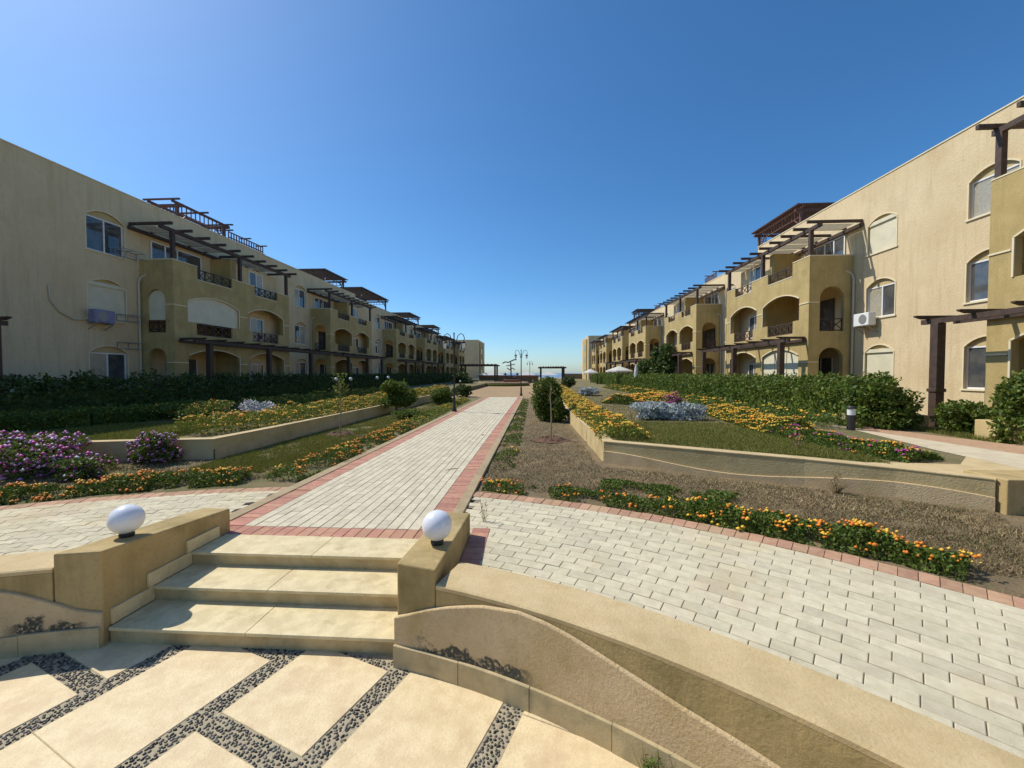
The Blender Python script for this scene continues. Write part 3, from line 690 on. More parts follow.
def railing(parent, p, q, z0, z1, w=.05, m='wood'):
    """balcony rail with X panels from p to q (x,y)"""
    mb = MB(); P = Vector((*p, 0)); Q = Vector((*q, 0)); L_ = (Q-P).length; K = max(1, round(L_/.62)); d = (Q-P)/K
    up = Vector((0, 0, 1))
    for z in (z0+.03, z1-.03): mb.beam(P+up*z, Q+up*z, w, .05, m)
    for k in range(K+1): mb.beam(P+d*k+up*(z0), P+d*k+up*z1, w, .05, m)
    for k in range(K):
        a, b = P+d*k, P+d*(k+1); mb.beam(a+up*(z0+.05), b+up*(z1-.05), .03, .035, m); mb.beam(a+up*(z1-.05), b+up*(z0+.05), .026, .035, m)
    return mb.build('railing', parent)

def module(name, label, side, XF, depth, Y0, Y1, Yprev, styles, opts, group):
    """One block: flat facade Yprev..Y0 with a window column and a projecting bay Y0..Y1. side=+1 right row (faces -X), -1 left row."""
    n = -side; t = thing(name, label, 'apartment block', (XF, Y0, .88), group)
    def L(x, y, z): return (x, y, z)                     # local coordinates: x from facade plane (n = towards court), y from Y0, z from 0 -> minus .88
    oz = -.88
    L_ = Y1-Y0; F_ = Y0-Yprev; sc = L_/8.4; roof = opts.get('roof', 11.0); D = 9.0
    det = opts.get('detail', True)
    holes = []; wins = []
    cols = [-1.5] + opts.get('cols', [])
    zz = ((1.95, 3.42, 3.75), (4.95, 6.32, 6.63), (7.82, 9.08, 9.38)) if side > 0 else ((1.88, 3.42, 3.74), (4.90, 6.42, 6.75), (7.93, 9.44, 9.77))
    for ci, c in enumerate(cols):
        for k, (a, b, cc) in enumerate(zz):
            wdt = 1.5 if side > 0 else 1.66; holes.append(arch(c-wdt/2, c+wdt/2, a, b, cc)); wins.append((c, wdt, a, b, cc, styles[(ci*3+k) % len(styles)]))
    top = [(L_, roof), (opts.get('bump', -F_+.01)+.4, roof)]
    outline = [(-F_, .8), (L_, .8), (L_, roof)]
    if 'bump' in opts: bp = opts['bump']; outline += [(bp+.35, roof), (bp+.35, roof+.22), (bp, roof+.22), (bp, roof+.12)]; outline += [(-F_, roof+.12)]
    else: outline += [(-F_, roof)]
    vs, fs = plate(outline, holes, .25)
    mb = MB(); mb.add([(-n*v[1], v[0], v[2]+oz) for v in vs], fs, 'sand')
    mb.box(-n*.25, -n*D, -F_, -F_+.25, .8+oz, roof+oz, 'sand'); mb.box(-n*.25, -n*D, L_-.25, L_, .8+oz, roof+oz, 'sand'); mb.box(-n*(D-.25), -n*D, -F_+.25, L_-.25, .8+oz, roof+oz, 'sand')
    mb.build('wall', t)
    mb = MB(); mb.box(-n*.25, -n*(D-.25), -F_+.25, L_-.25, roof-.6+oz, roof-.45+oz, 'roof'); mb.build('roof', t)
    mb = MB(); mb.box(n*.03, -n*.27, -F_, L_ , roof+.002+oz, roof+.045+oz, 'trim') if 'bump' not in opts else mb.box(n*.03, -n*.27, opts['bump']+.36, L_, roof+.002+oz, roof+.045+oz, 'trim')
    mb.build('roof_coping', t)
    for c, w, a, b, cc, stl in wins: win(t, 0, n, c, w, a+oz, b+oz, cc+oz, stl)
    # ---- bay
    u = lambda a: a*sc
    H = 8.0
    outl = [(0, .8), (L_, .8), (L_, H), (u(7.25), H), (u(7.25), 7.40), (u(5.2), 7.40), (u(5.2), H-.02), (u(3.5), H-.02), (u(3.5), 7.40), (u(1.3), 7.40), (u(1.3), H+.02), (0, H+.08)]
    A1 = arch_notch(u(.72), u(3.95), u(1.2), u(3.45), 4.50, 5.12, 6.20, 6.58); A2 = arch_notch(u(4.6), u(7.8), u(5.0), u(7.3), 4.50, 5.12, 6.20, 6.62)
    G1 = arch(u(.72), u(3.95), 1.05, 3.40, 3.76); G2 = arch(u(4.6), u(7.8), 1.05, 3.40, 3.80)
    vs, fs = plate(outl, [A1, A2, G1, G2], .22); xf = n*depth
    bay = MB(); bay.add([(xf - n*v[1], v[0], v[2]+oz) for v in vs], fs, 'ochre')
    # near side wall with arches, x runs from .22 behind front to facade
    S1 = arch(depth*.25, depth*.80, 4.50, 6.10, 6.62); S0 = arch(depth*.25, depth*.80, 1.05, 3.25, 3.72)
    vs, fs = plate([(.221, .8), (depth-.002, .8), (depth-.002, H+.08), (.221, H+.08)], [S1, S0], .2)
    bay.add([(xf - n*v[0], v[1], v[2]+oz) for v in vs], fs, 'ochre')
    bay.box(xf-n*.221, n*.002, L_-.2, L_, .8+oz, H+oz, 'ochre')
    for z in (3.96, 6.96): bay.box(xf-n*.221, n*.002, .201, L_-.201, z+oz, z+.14+oz, 'ochre_pale')
    bay.box(xf-n*.221, n*.002, u(4.2), u(4.35), .9+oz, 3.958+oz, 'ochre'); bay.box(xf-n*.221, n*.002, u(4.2), u(4.35), 4.102+oz, 6.958+oz, 'ochre')
    bay.box(xf*.72, n*.002, u(3.95), u(4.35), 7.102+oz, 9.3+oz, 'ochre')
    IN = xf - n*.82
    for za, zb in ((.9, 3.958), (4.102, 6.958), (7.102, 9.25)): bay.box(n*.003, IN, u(4.352), L_-.202, za+oz, zb+oz, 'sand')
    bay.build('bay', t)
    tr_ = MB()
    if det:
        for hl in (A1, A2, G1, G2):
            pts_ = [p for p in hl if p[1] > 5.2 or (hl in (G1, G2) and p[1] > 3.3)]; trim_line(tr_, pts_, xf, n, .05, .03, 'trim')
        for a, b in ((0, u(.68)), (u(4.0), u(4.55)), (u(7.85), L_)):
            for z in (5.85, 3.0): tr_.box(xf+n*.002, xf+n*.03, a, b, z+oz, z+.05+oz, 'trim')
        tp = outl[2:]
        trim_line(tr_, [(a, b+oz+.015) for a, b in tp], xf-n*.11, n, .03, .26, 'trim') if False else None
        for a, b, z in ((0, u(1.3), H+.05), (u(3.5), u(5.2), H-.02), (u(7.25), L_, H), (u(1.3), u(3.5), 7.40), (u(5.2), u(7.25), 7.40)):
            z = H+.08 if a == 0 else z
            if a == 0: continue
            tr_.box(xf+n*.015, xf-n*.235, a, b, z+oz+.001, z+.03+oz, 'trim')
        tr_.box(xf+n*.015, -n*0+n*.003, -.015, .215, H+.082+oz, H+.11+oz, 'trim')
        for z in (5.85, 3.0): tr_.box(xf+n*.0, xf-n*depth*.24, -.03, -.002, z+oz, z+.05+oz, 'trim')
    else:
        tr_.box(xf+n*.015, xf-n*.235, 0, u(1.3), H+.082+oz, H+.11+oz, 'trim')
    # shift arch trims (drawn without z offset)
    if det:
        tr2 = MB(); tr2.mats = tr_.mats; tr2.f = tr_.f; tr2.m = tr_.m; tr2.v = [(x, y, z+oz) if z > 3.3 and False else (x, y, z) for x, y, z in tr_.v]
        tr_ = MB()
        for hl in (A1, A2, G1, G2):
            lim = 5.0 if hl in (A1, A2) else 1.2
            pts_ = [(p[0], p[1]+oz) for p in hl[(5 if hl in (A1, A2) else 1):]]; trim_line(tr_, pts_, xf, n, .05, .03, 'trim')
        for a, b, z in ((0, u(.68), 5.85), (u(4.0), u(4.55), 5.85), (u(7.85), L_, 5.85), (0, u(.68), 3.0), (u(4.0), u(4.55), 3.0), (u(7.85), L_, 3.0)): tr_.box(xf+n*.001, xf+n*.03, a, b, z+oz, z+.05+oz, 'trim')
        for a, b, z in ((u(3.5), u(5.2), H-.02), (u(7.25), L_, H), (u(1.3), u(3.5), 7.40), (u(5.2), u(7.25), 7.40), (.22, u(1.3), H+.08)): tr_.box(xf+n*.015, xf-n*.235, a, b, z+oz-.02, z+.02+oz, 'trim')
        tr_.box(xf+n*.015, n*.003, -.015, .215, H+.06+oz, H+.11+oz, 'trim')
        for z in (5.85, 3.0): tr_.box(xf, xf-n*depth*.22, -.03, -.001, z+oz, z+.05+oz, 'trim')
    tr_.build('string_course', t)
    # railings
    xr = xf-n*.11
    railing(t, (xr, u(1.3)+.02), (xr, u(3.5)-.02), 7.42+oz, 7.98+oz); railing(t, (xr, u(5.2)+.02), (xr, u(7.25)-.02), 7.42+oz, 7.98+oz)
    railing(t, (xr, u(1.2)+.02), (xr, u(3.45)-.02), 4.50+oz, 5.10+oz); railing(t, (xr, u(5.0)+.02), (xr, u(7.3)-.02), 4.50+oz, 5.10+oz)
    railing(t, (xf-n*depth*.25, .1), (xf-n*depth*.80, .1), 4.52+oz, 5.12+oz)
    # openings at the back of the loggias
    for z in (1.15, 4.15, 7.15):
        ww = 1.25; win(t, IN, n, u(6.3), ww, z+.55+oz, z+1.95+oz, z+2.25+oz, 'half' if z < 5 else 'half2', proud=True)
    for z in (1.12, 4.12):
        d = MB(); d.box(n*.002, n*.03, u(1.2), u(2.9), z+oz, z+2.15+oz, 'glass')
        for a in (1.2, 2.02, 2.9): d.box(n*.031, n*.06, u(a)-.03, u(a)+.03, z+oz, z+2.15+oz, 'white_frame' if z < 2 else 'wood')
        d.build('glass_door', t)
    d = MB(); d.box(n*.002, n*.03, u(.55), u(3.3), 7.12+oz, 9.15+oz, 'glass')
    for a in (.55, 1.25, 1.9, 3.3): d.box(n*.031, n*.06, u(a)-.035, u(a)+.035, 7.12+oz, 9.2+oz, 'white_frame')
    d.box(n*.031, n*.06, u(.55), u(3.3), 9.15+oz, 9.22+oz, 'white_frame'); d.build('terrace_door', t)
    d = MB(); d.box(xf-n*depth*.30, xf-n*depth*.55, .75, .78, 4.12+oz, 6.0+oz, 'dark_room'); d.build('side_door', t)
    # infill screens
    for k in opts.get('infill', []):
        a, b, z0, hl, m = {'mid1': (.72, 3.95, 5.14, A1, 'blind'), 'gf1': (.72, 3.95, 1.06, G1, 'blind'), 'midS': (0, 0, 0, None, 'blind')}[k]
        if hl is None:
            vs, fs = plate(arch(depth*.25, depth*.80, 5.12, 6.10, 6.6), [], .03); q = MB(); q.add([(xf-n*v[0], .12+v[1], v[2]+oz) for v in vs], fs, m)
        else:
            aa = arch(u(a), u(b), z0, hl[-1][1] if False else (6.20 if k == 'mid1' else 3.40), 6.58 if k == 'mid1' else 3.76); vs, fs = plate(aa, [], .03); q = MB(); q.add([(xf-n*(.08+v[1]), v[0], v[2]+oz) for v in vs], fs, m)
            if k == 'gf1':
                for s in (.33, .66): q.box(xf-n*.05, xf-n*.075, u(a)+(u(b)-u(a))*s-.02, u(a)+(u(b)-u(a))*s+.02, z0+oz, 3.6+oz, 'trim')
        q.build('roller_screen', t)
    # terrace pergola
    if opts.get('top', True):
        p = MB(); zt = 9.28 if side > 0 else 9.42; OV = opts.get('ov', .35)
        for a in (.12, L_*.5, L_-.12): p.box(xr-.08, xr+.08, a-.08, a+.08, H-.05+oz, zt+oz, 'wood')
        p.box(xr-.07, xr+.07, -.55, L_+OV, zt+oz, zt+.16+oz, 'wood'); p.box(n*.02, n*.14, -.55, L_+OV, zt-.04+oz, zt+.12+oz, 'wood')
        xo = xf+n*.45; K = max(5, round((L_+.7)/1.05))
        for k in range(K+1):
            a = -.45+(L_+.35+OV)*k/K; p.box(xo, n*.145, a-.045, a+.045, zt+.163+oz, zt+.29+oz, 'wood'); p.box(n*.144, n*.02, a-.045, a+.045, zt+.163+oz, zt+.29+oz, 'wood')
        po = p.build('terrace_pergola', t)
        if opts.get('panels', True):
            for k in range(K):
                if random.random() < .12: continue
                a = -.45+(L_+.35+OV)*k/K; b = -.45+(L_+.35+OV)*(k+1)/K; MB().box(xf*.96, n*.30, a+.10, b-.10, zt+.13+oz, zt+.15+oz, 'fabric').build('shade_panel', po)
    if 'roofperg' in opts:
        a, b, x0, x1, zt, m = opts['roofperg']; i_dense = opts.get('dense', 0); p = MB(); zb = roof-.45
        for yy in (a, b):
            for xx in (x0, x1): p.box(-n*xx-.07, -n*xx+.07, yy-.07, yy+.07, zb+oz, zt+oz, m)
            p.box(-n*(x0-.35), -n*(x1+.3), yy-.06, yy+.06, zt-.18+oz, zt-.02+oz, m)
        for xx in (x0, x1): p.box(-n*xx-.05, -n*xx+.05, a-.3, b+.3, zt-.001+oz, zt+.12+oz, m)
        K = int((b-a)/(.3 if x1 > 2 else 1.1)) if i_dense == 0 else int((b-a)/.15)
        for k in range(K+1): yy = a-.25+(b-a+.5)*k/K; p.box(-n*(x0-.4), -n*(x1+.3), yy-.045, yy+.045, zt+.122+oz, zt+.2+oz, m)
        for yy0 in (a, b):      # lattice band and brackets
            for k in range(8): xx = x0+(x1-x0)*k/7; p.box(-n*xx-.02, -n*xx+.02, yy0-.02, yy0+.02, zt-.45+oz, zt-.18+oz, m)
            p.box(-n*x0, -n*x1, yy0-.02, yy0+.02, zt-.49+oz, zt-.45+oz, m)
        K = int((b-a)/.28)
        for k in range(K+1): yy = a+(b-a)*k/K; p.box(-n*x0-.02, -n*x0+.02, yy-.02, yy+.02, zt-.42+oz, zt-.001+oz, m)
        p.box(-n*x0-.03, -n*x0+.03, a, b, zt-.46+oz, zt-.42+oz, m)
        p.beam((-n*x0, b, zt-1.0+oz), (-n*x0, b-.6, zt-.46+oz), .07, .07, m); p.beam((-n*x0, a, zt-1.0+oz), (-n*x0, a+.6, zt-.46+oz), .07, .07, m)
        p.build('roof_pergola', t)
    if 'roofrail' in opts:
        a, b = opts['roofrail']; p = MB(); zb = roof+.05
        for z in (.08, .42): p.box(-n*.03, -n*.09, a, b, zb+z+oz, zb+z+.06+oz, 'wood_red')
        K = int((b-a)/.22)
        for k in range(K+1): yy = a+(b-a)*k/K; p.box(-n*.04, -n*.08, yy-.03, yy+.03, zb+oz, zb+.42+oz, 'wood_red')
        for k in range(0, K+1, 7): yy = a+(b-a)*k/K; p.box(n*.25, -n*.5, yy-.04, yy+.04, zb+.50+oz, zb+.57+oz, 'wood_red')
        p.build('roof_railing', t)
    # rain pipe in the corner of the bay
    p = MB(); p.tube([(n*.08, -.12, 1+oz), (n*.08, -.12, 6.95+oz), (n*.10, -.05, 7.15+oz), (n*.35, .0, 7.35+oz)], .05, 'pipe'); p.build('rain_pipe', t)
    return t

G_R, G_L = 'apartment blocks on the right of the garden', 'apartment blocks on the left of the garden'
stA = ['curtain', 'half2', 'blind']; 
RIGHT = [(20.0, 28.3, 12.4), (33.5, 41.5, 28.3), (48.6, 57.2, 41.5), (61.5, 69.5, 57.2), (75.2, 83.2, 69.5), (88.5, 94.5, 83.2)]
LEFT = [(18.7, 27.9, 12.0), (33.7, 42.4, 27.9), (50, 58.4, 42.4), (63.2, 71.8, 58.4), (77.5, 86, 71.8), (91.5, 99, 86)]
labR = ['lit sand and ochre block with brown rooftop pergola, nearest fully visible block on the right', 'sand block on the right, second past the near edge, with bare pergola slats', 'ochre block on the right behind the dark tall climbers', 'ochre block on the right with dark box pergola on its roof', 'far ochre block behind the two white parasols', 'last bay before the tall end block on the right']
labL = ['shaded sand block on the left with purple unit and wide closed screen', 'shaded block on the left with the first two dark rooftop pergolas', 'third block on the left, open arches beside the double lantern', 'fourth block on the left, under a flat dark rooftop pergola', 'fifth block on the left, half hidden by its neighbours', 'last low bay before the tall end block on the left']
def rooftop(a, b): return (a, b, .8, 3.4, 12.45, 'wood')
for i, (y0, y1, yp) in enumerate(RIGHT):
    op = {'detail': i < 4, 'panels': i in (0, 1, 2, 4)}
    if i == 0: op.update(cols=[-5.75], infill=['gf1'], dense=1, roofperg=(4.6, 9.0, .45, 3.6, 12.1, 'wood_red'))
    if i > 0: op.update(roof=(0, 10.4, 10.35, 10.5, 10.4, 10.45)[i])
    if i == 3: op.update(roofperg=(.6, 3.6, .6, 3.0, 12.0, 'wood'))
    if i in (1, 2): op.update(roofrail=(1.2, 3.4))
    module('apartment_block', labR[i], 1, 15.0, 2.0, y0, y1, yp, [['blind', 'half2', 'blind', 'glass', 'glass', 'curtain'], ['half', 'half', 'curtain']][i > 0] if i == 0 else ['half2', 'curtain', 'half'], op, G_R)
module('apartment_block', 'ochre and sand block cut off by the right edge, closest to the viewer', 1, 15.0, 2.0, 4.0, 12.4, -6, ['half', 'half2', 'glass'], {'panels': False, 'ov': .08}, G_R)
for i, (y0, y1, yp) in enumerate(LEFT):
    op = {'detail': i < 4, 'panels': i < 2}
    if i == 0: op.update(infill=['mid1', 'midS'], roofrail=(5.9, 9.1), roofperg=(2.3, 5.6, .12, 1.5, 11.75, 'wood_red'))
    if i == 1: op.update(roofperg=(3.6, 7.6, .8, 3.4, 12.2, 'wood'), roof=10.95)
    if i == 2: op.update(roofperg=(-4.6, 3.2, .8, 3.6, 12.2, 'wood'), panels=False, roof=10.6)
    if i == 3: op.update(roofperg=(-.5, 5, .8, 3.6, 11.9, 'wood'), roof=10.4)
    if i == 4: op.update(roofperg=(0, 5, .8, 3.6, 11.7, 'wood'), roof=10.2)
    if i == 5: op.update(roof=9.95)
    module('apartment_block', labL[i], -1, -19.5, 1.75, y0, y1, yp, ['half', 'blind', 'glass'] if i == 0 else ['half', 'half2', 'half'], op, G_L)
# sorted so the first block's top/mid/low windows read as in the picture
t = thing('apartment_block', 'blank shaded end of the left row at the picture edge', 'apartment block', (-19.5, 0, .88), G_L)
MB().box(-9, 0, -14, 11.99, -.05, 10.24, 'sand').build('wall', t); MB().box(-9.02, .03, -14, 11.99, 10.242, 10.285, 'trim').build('roof_coping', t)
def endblock(label, xa, xb, y0, y1, h, side, group):
    t = thing('apartment_block', label, 'apartment block', ((xa+xb)/2, y0, .88), group); w = (xb-xa)/2
    mb = MB(); mb.box(-w, w, 0, y1-y0, -.05, h, 'sand'); mb.build('wall', t)
    mb = MB(); f = -side*w; mb.box(f-side*.25 if False else f, f-side*.3, 2, 9, -.05, h-.5, 'ochre'); mb.build('bay', t)
    mb = MB(); mb.box(-w-.05, w+.05, -.05, y1-y0+.05, h+.002, h+.15, 'trim'); mb.build('roof_coping', t)
    for z in (1.3, 4.3, 7.3): mb = MB(); mb.box(f-side*.302, f-side*.36, 4, 5.4, z, z+1.3, 'glass'); mb.build('window', t)
endblock('tall plain end block closing the right row, its sunlit edge facing the court', 12.8, 24, 99, 113, 10.6, 1, G_R)
endblock('tall plain shaded end block closing the left row', -28, -16.4, 113, 127, 10.9, -1, G_L)

# ------------------------------------------------------------ things fixed on or standing by the facades
def aircon(x, y, z, n, label, m, hose=False):
    t = thing('air_conditioner', label, 'air conditioner', (x, y, z), 'air conditioners')
    MB().box(n*.12, n*.44, -.42, .42, 0, .56, m).build('casing', t, bevel=.02)
    g = MB(); g.lathe([(.21, 0), (.21, .012), (.05, .012)], (0, 0, 0), 'metal_grey', 20); o = g.build('fan_grille', t); o.rotation_euler = (0, n*R(90), 0); o.location = (n*.441, -.1, .28)
    for yy in (-.33, .33): b = MB(); b.beam((n*.01, yy, -.03), (n*.46, yy, -.03), .04, .04, 'metal_grey'); b.beam((n*.02, yy, -.30), (n*.42, yy, -.05), .03, .03, 'metal_grey'); b.build('bracket', t)
    if hose: h = MB(); h.tube([(n*.05, -.45, .1), (n*.05, -.9, .05), (n*.05, -1.4, .3), (n*.05, -1.7, .7), (n*.05, -1.75, 1.3)], .035, 'pipe', 6); h.build('hose', t)
    return t
aircon(15, 18.95, 4.62, -1, 'white outdoor unit on a bracket beside the sunlit bay', 'white_paint')
aircon(-19.5, 16.7, 4.72, 1, 'lilac boxed outdoor unit under the closed blind on the left facade', 'lilac_box', True)
for (z, lb) in ((4.95, 'empty metal bracket beside the lilac unit, at blind level'), (3.65, 'empty metal bracket on the left facade above the lowest window'), (8.0, 'empty metal bracket under the topmost left window')):
    t = thing('wall_bracket', lb, 'bracket', (-19.5, 18.05, z), 'empty brackets on the left facade'); b = MB()
    for zz in (0, .28): b.beam((.03, -.5, zz), (.03, .5, zz), .03, .03, 'metal_grey'); b.beam((.45, -.5, zz), (.45, .5, zz), .025, .025, 'metal_grey')
    for yy in (-.5, 0, .5): b.beam((.02, yy, .28), (.46, yy, .28), .025, .025, 'metal_grey'); b.beam((.03, yy, 0), (.03, yy, .28), .025, .025, 'metal_grey')
    b.build('bracket_frame', t)
def ground_pergola(label, X, XW, posts, y0, y1, n):
    """n: direction from the wall to the court"""
    t = thing('pergola', label, 'pergola', (X, y0, .88), 'ground floor pergolas'); oz = -.88
    for y in posts:
        p = MB(); p.box(-.12, .12, y-y0-.12, y-y0+.12, 0, 3.12, 'wood'); p.box(-.15, .15, y-y0-.15, y-y0+.15, 1.05, 1.15, 'wood'); p.build('post', t, bevel=.012)
    p = MB(); p.box(-.07, .07, -.22, y1-y0+.22, 3.122, 3.27, 'wood'); p.box(XW-X+n*.02, XW-X+n*.12, -.1, y1-y0+.1, 3.14, 3.268, 'wood'); p.build('beam', t)
    K = max(3, round((y1-y0)/1.35)); q = MB()
    for k in range(K+1):
        y = (y1-y0)*k/K; xa = n*.45; q.add([(xa, y-.05, 3.34), (xa, y+.05, 3.34), (xa-n*.2, y+.05, 3.272), (xa-n*.2, y-.05, 3.272), (xa, y-.05, 3.38), (xa, y+.05, 3.38), (xa-n*.2, y+.05, 3.38), (xa-n*.2, y-.05, 3.38)], [(0,1,5,4),(0,4,7,3),(1,2,6,5),(4,5,6,7),(0,3,2,1)], 'wood')
        q.box(xa-n*.2, XW-X+n*.021, y-.05, y+.05, 3.272, 3.38, 'wood')
    q.build('rafters', t)
for i, (lb, X, XW, ps, y0, y1, n) in enumerate([
    ('dark wooden pergola in front of the block cut off by the right edge', 12.1, 12.98, [12.85, 8.6, 4.6], 4.2, 13.1, -1),
    ('dark wooden pergola before the bay with the rooftop pergola on the right', 12.1, 12.98, [20.6, 25.3, 29.7], 20.2, 29.9, -1),
    ('', 12.1, 12.98, [34.6, 38.2, 41.6], 34.2, 41.8, -1),
    ('dark wooden pergola behind the white parasols', 12.1, 12.98, [49.5, 53, 57], 49, 57.3, -1),
    ('dark wooden pergola far along the right row', 12.1, 12.98, [62, 66, 69.6], 61.8, 69.8, -1),
    ('dark pergola whose single post shows at the left picture edge', -16.8, -17.73, [11.45, 7.5], 5.0, 11.55, 1),
    ('dark wooden pergola under the wide closed screen on the left', -16.8, -17.73, [19.7, 24.3, 29.0], 19.0, 33.4, 1),
    ('dark wooden pergola at the second block on the left', -16.8, -17.73, [35, 39, 42.8], 34.2, 43.4, 1),
    ('dark wooden pergola at the third block on the left', -16.8, -17.73, [51, 55, 58.8], 50.4, 59.4, 1),
    ('dark wooden pergola farthest along the left row', -16.8, -17.73, [64, 68, 72], 63.4, 72.6, 1)]):
    if i == 2: lb = 'dark wooden pergola on the right between the tall climbers and the sunlit bay'
    ground_pergola(lb, X, XW, ps, y0, y1, n)
def free_pergola(label, x0, x1, y0, y1, z, zt):
    t = thing('pergola', label, 'pergola', (x0, y0, z), 'open pergolas at the far end')
    for a in (0, x1-x0):
        for b in (0, y1-y0): MB().box(a-.15, a+.15, b-.15, b+.15, 0, zt, 'wood').build('post', t)
    p = MB()
    for b in (0, y1-y0): p.box(-.5, x1-x0+.5, b-.1, b+.1, zt+.002, zt+.25, 'wood')
    K = 9
    for k in range(K+1): a = (x1-x0)*k/K; p.box(a-.06, a+.06, -.5, y1-y0+.5, zt+.252, zt+.38, 'wood')
    p.build('beams', t)
free_pergola('open square pergola right of the far lanterns', .9, 5.1, 74, 78, .42, 2.95)
free_pergola('open square pergola reaching out from the end of the left row', -13.5, -7.4, 72, 76, .42, 3.35)

# ------------------------------------------------------------ lamps, bollard, anchor, parasols, fountain
def lantern_post(label, x, y, z, h, scale=1):
    t = thing('street_lamp', label, 'street lamp', (x, y, z), 'double street lamps on the path')
    p = MB(); p.lathe([(.13, 0), (.13, .12), (.085, .2), (.07, .7), (.05, .8), (.042, h-.5), (.06, h-.45), (.03, h-.3), (.03, h-.06), (.05, h-.03), (.0, h+.06)], (0, 0, 0), 'metal_dark', 12); p.build('pole', t, smooth=True)
    for s in (-1, 1):
        a = MB(); pts_ = [(s*.04, 0, h-.75), (s*.14, 0, h-.35), (s*.22, 0, h-.12), (s*.36, 0, h-.02), (s*.50, 0, h-.10), (s*.56, 0, h-.30), (s*.50, 0, h-.42)]
        a.tube(pts_, .022, 'metal_dark', 6); a.build('arm', t)
        l = MB(); l.lathe([(.03, -.42), (.12, -.50), (.13, -.54)], (s*.50, 0, h), 'metal_dark', 10); l.lathe([(.045, -.82), (.0, -.84)], (s*.50, 0, h), 'metal_dark', 10); lo = l.build('lantern', t)
        g = MB(); g.lathe([(.11, -.545), (.05, -.82)], (s*.50, 0, h), 'globe', 10); g.build('lamp_glass', lo)
lantern_post('tall lantern post beside the left kerb, nearest of the double lanterns', -4.33, 21.0, .46, 4.15)
lantern_post('lantern post at the far end of the brick path', -1.35, 36.5, .42, 4.2)
lantern_post('small distant lantern post beyond the path, by the pergola', -1.2, 78, .42, 4.4)
lantern_post('lantern post among the parasols before the right row', 9.1, 60, .88, 5.3)
t = thing('bollard_light', 'black bollard light with white band beside the right hedge', 'bollard light', (8.95, 11.9, .888))
MB().lathe([(.10, 0), (.10, .42)], (0, 0, 0), 'metal_dark', 20).build('post', t); MB().lathe([(.095, .42), (.095, .60)], (0, 0, 0), 'white_paint', 20).build('lamp_glass', t); MB().lathe([(.115, .60), (.115, .64), (.09, .67), (0, .68)], (0, 0, 0), 'metal_dark', 20).build('cap', t)
for i, (x, y, z, lb) in enumerate([(-11.6, 22.6, 2.05, 'white globe light left of the young tree trunk, before the hedge'), (-11.2, 23.6, 2.05, 'white globe light right of the young tree trunk, before the hedge'), (-11.3, 27.9, 2.08, 'white globe light left of the pair over the round bushy tree'), (-11.1, 29.5, 2.08, 'white globe light right of the pair over the round bushy tree'), (-8.4, 44, 1.5, 'distant white globe light near the brown soil')]):
    t = thing('garden_globe_light', lb, 'garden light', (x, y, .88 if i < 4 else .42), 'globe lights on stalks by the left hedge')
    hh = z-t.location.z; MB().tube([(0, 0, 0), (0, 0, hh)], .025, 'metal_dark', 8).build('stalk', t)
    MB().lathe([(.10*math.sin(a), .09-.10*math.cos(a)) for a in np.linspace(.1, 3.1415, 12)], (0, 0, hh), 'globe', 16).build('globe', t, smooth=True)
def anchor(x, y, z):
    t = thing('anchor_sculpture', 'black anchor sculpture on a low brick plinth at the path end', 'sculpture', (x, y, z))
    MB().box(-1.3, 1.3, -.8, .8, 0, .95, 'brick_red').build('plinth', t, bevel=.04)
    a = MB(); a.tube([(0, 0, .9), (-.1, 0, 3.9)], .11, 'metal_dark', 8)
    a.tube([(1.05*math.cos(q)*1.0-.0, 0, 2.0+1.0*math.sin(q)) for q in np.linspace(R(188), R(352), 14)], [.07, .10, .13, .15, .16, .17, .17, .17, .17, .16, .15, .13, .10, .07], 'metal_dark', 8)
    for s in (-1, 1): a.add([(s*1.05, -.05, 2.15), (s*1.35, 0, 1.7), (s*.75, 0, 1.8), (s*1.05, .05, 2.15)], [(0, 1, 2), (3, 2, 1), (0, 2, 3), (0, 3, 1)], 'metal_dark')
    a.beam((-.85, 0, 3.25), (.65, 0, 3.55), .14, .14, 'metal_dark'); a.build('anchor_body', t)
    c = MB(); c.tube([(-1.5, 0, 3.7), (-1.0, 0, 3.95), (-.5, 0, 3.85), (0, 0, 4.1), (.5, 0, 4.3), (.9, 0, 4.35)], .11, 'metal_dark', 6); c.tube([(-.7, 0, 2.9), (-.3, 0, 2.6), (.2, 0, 2.9), (.6, 0, 2.6)], .09, 'metal_dark', 6); c.build('chain', t)
anchor(-4.2, 68, .45)
t = thing('fountain_basin', 'round low basin with ivy edge beyond the brown soil', 'fountain', (-5.4, 66, .42))
MB().lathe([(4.2, 0), (4.2, .55), (4.0, .62), (3.8, .6), (3.7, .4), (0, .4)], (0, 0, 0), 'kerb', 40).build('basin', t)
MB().lathe([(4.35, 0), (4.35, .30), (4.21, .34), (4.21, 0)], (0, 0, 0), 'leaf', 40).build('ivy_edge', t)
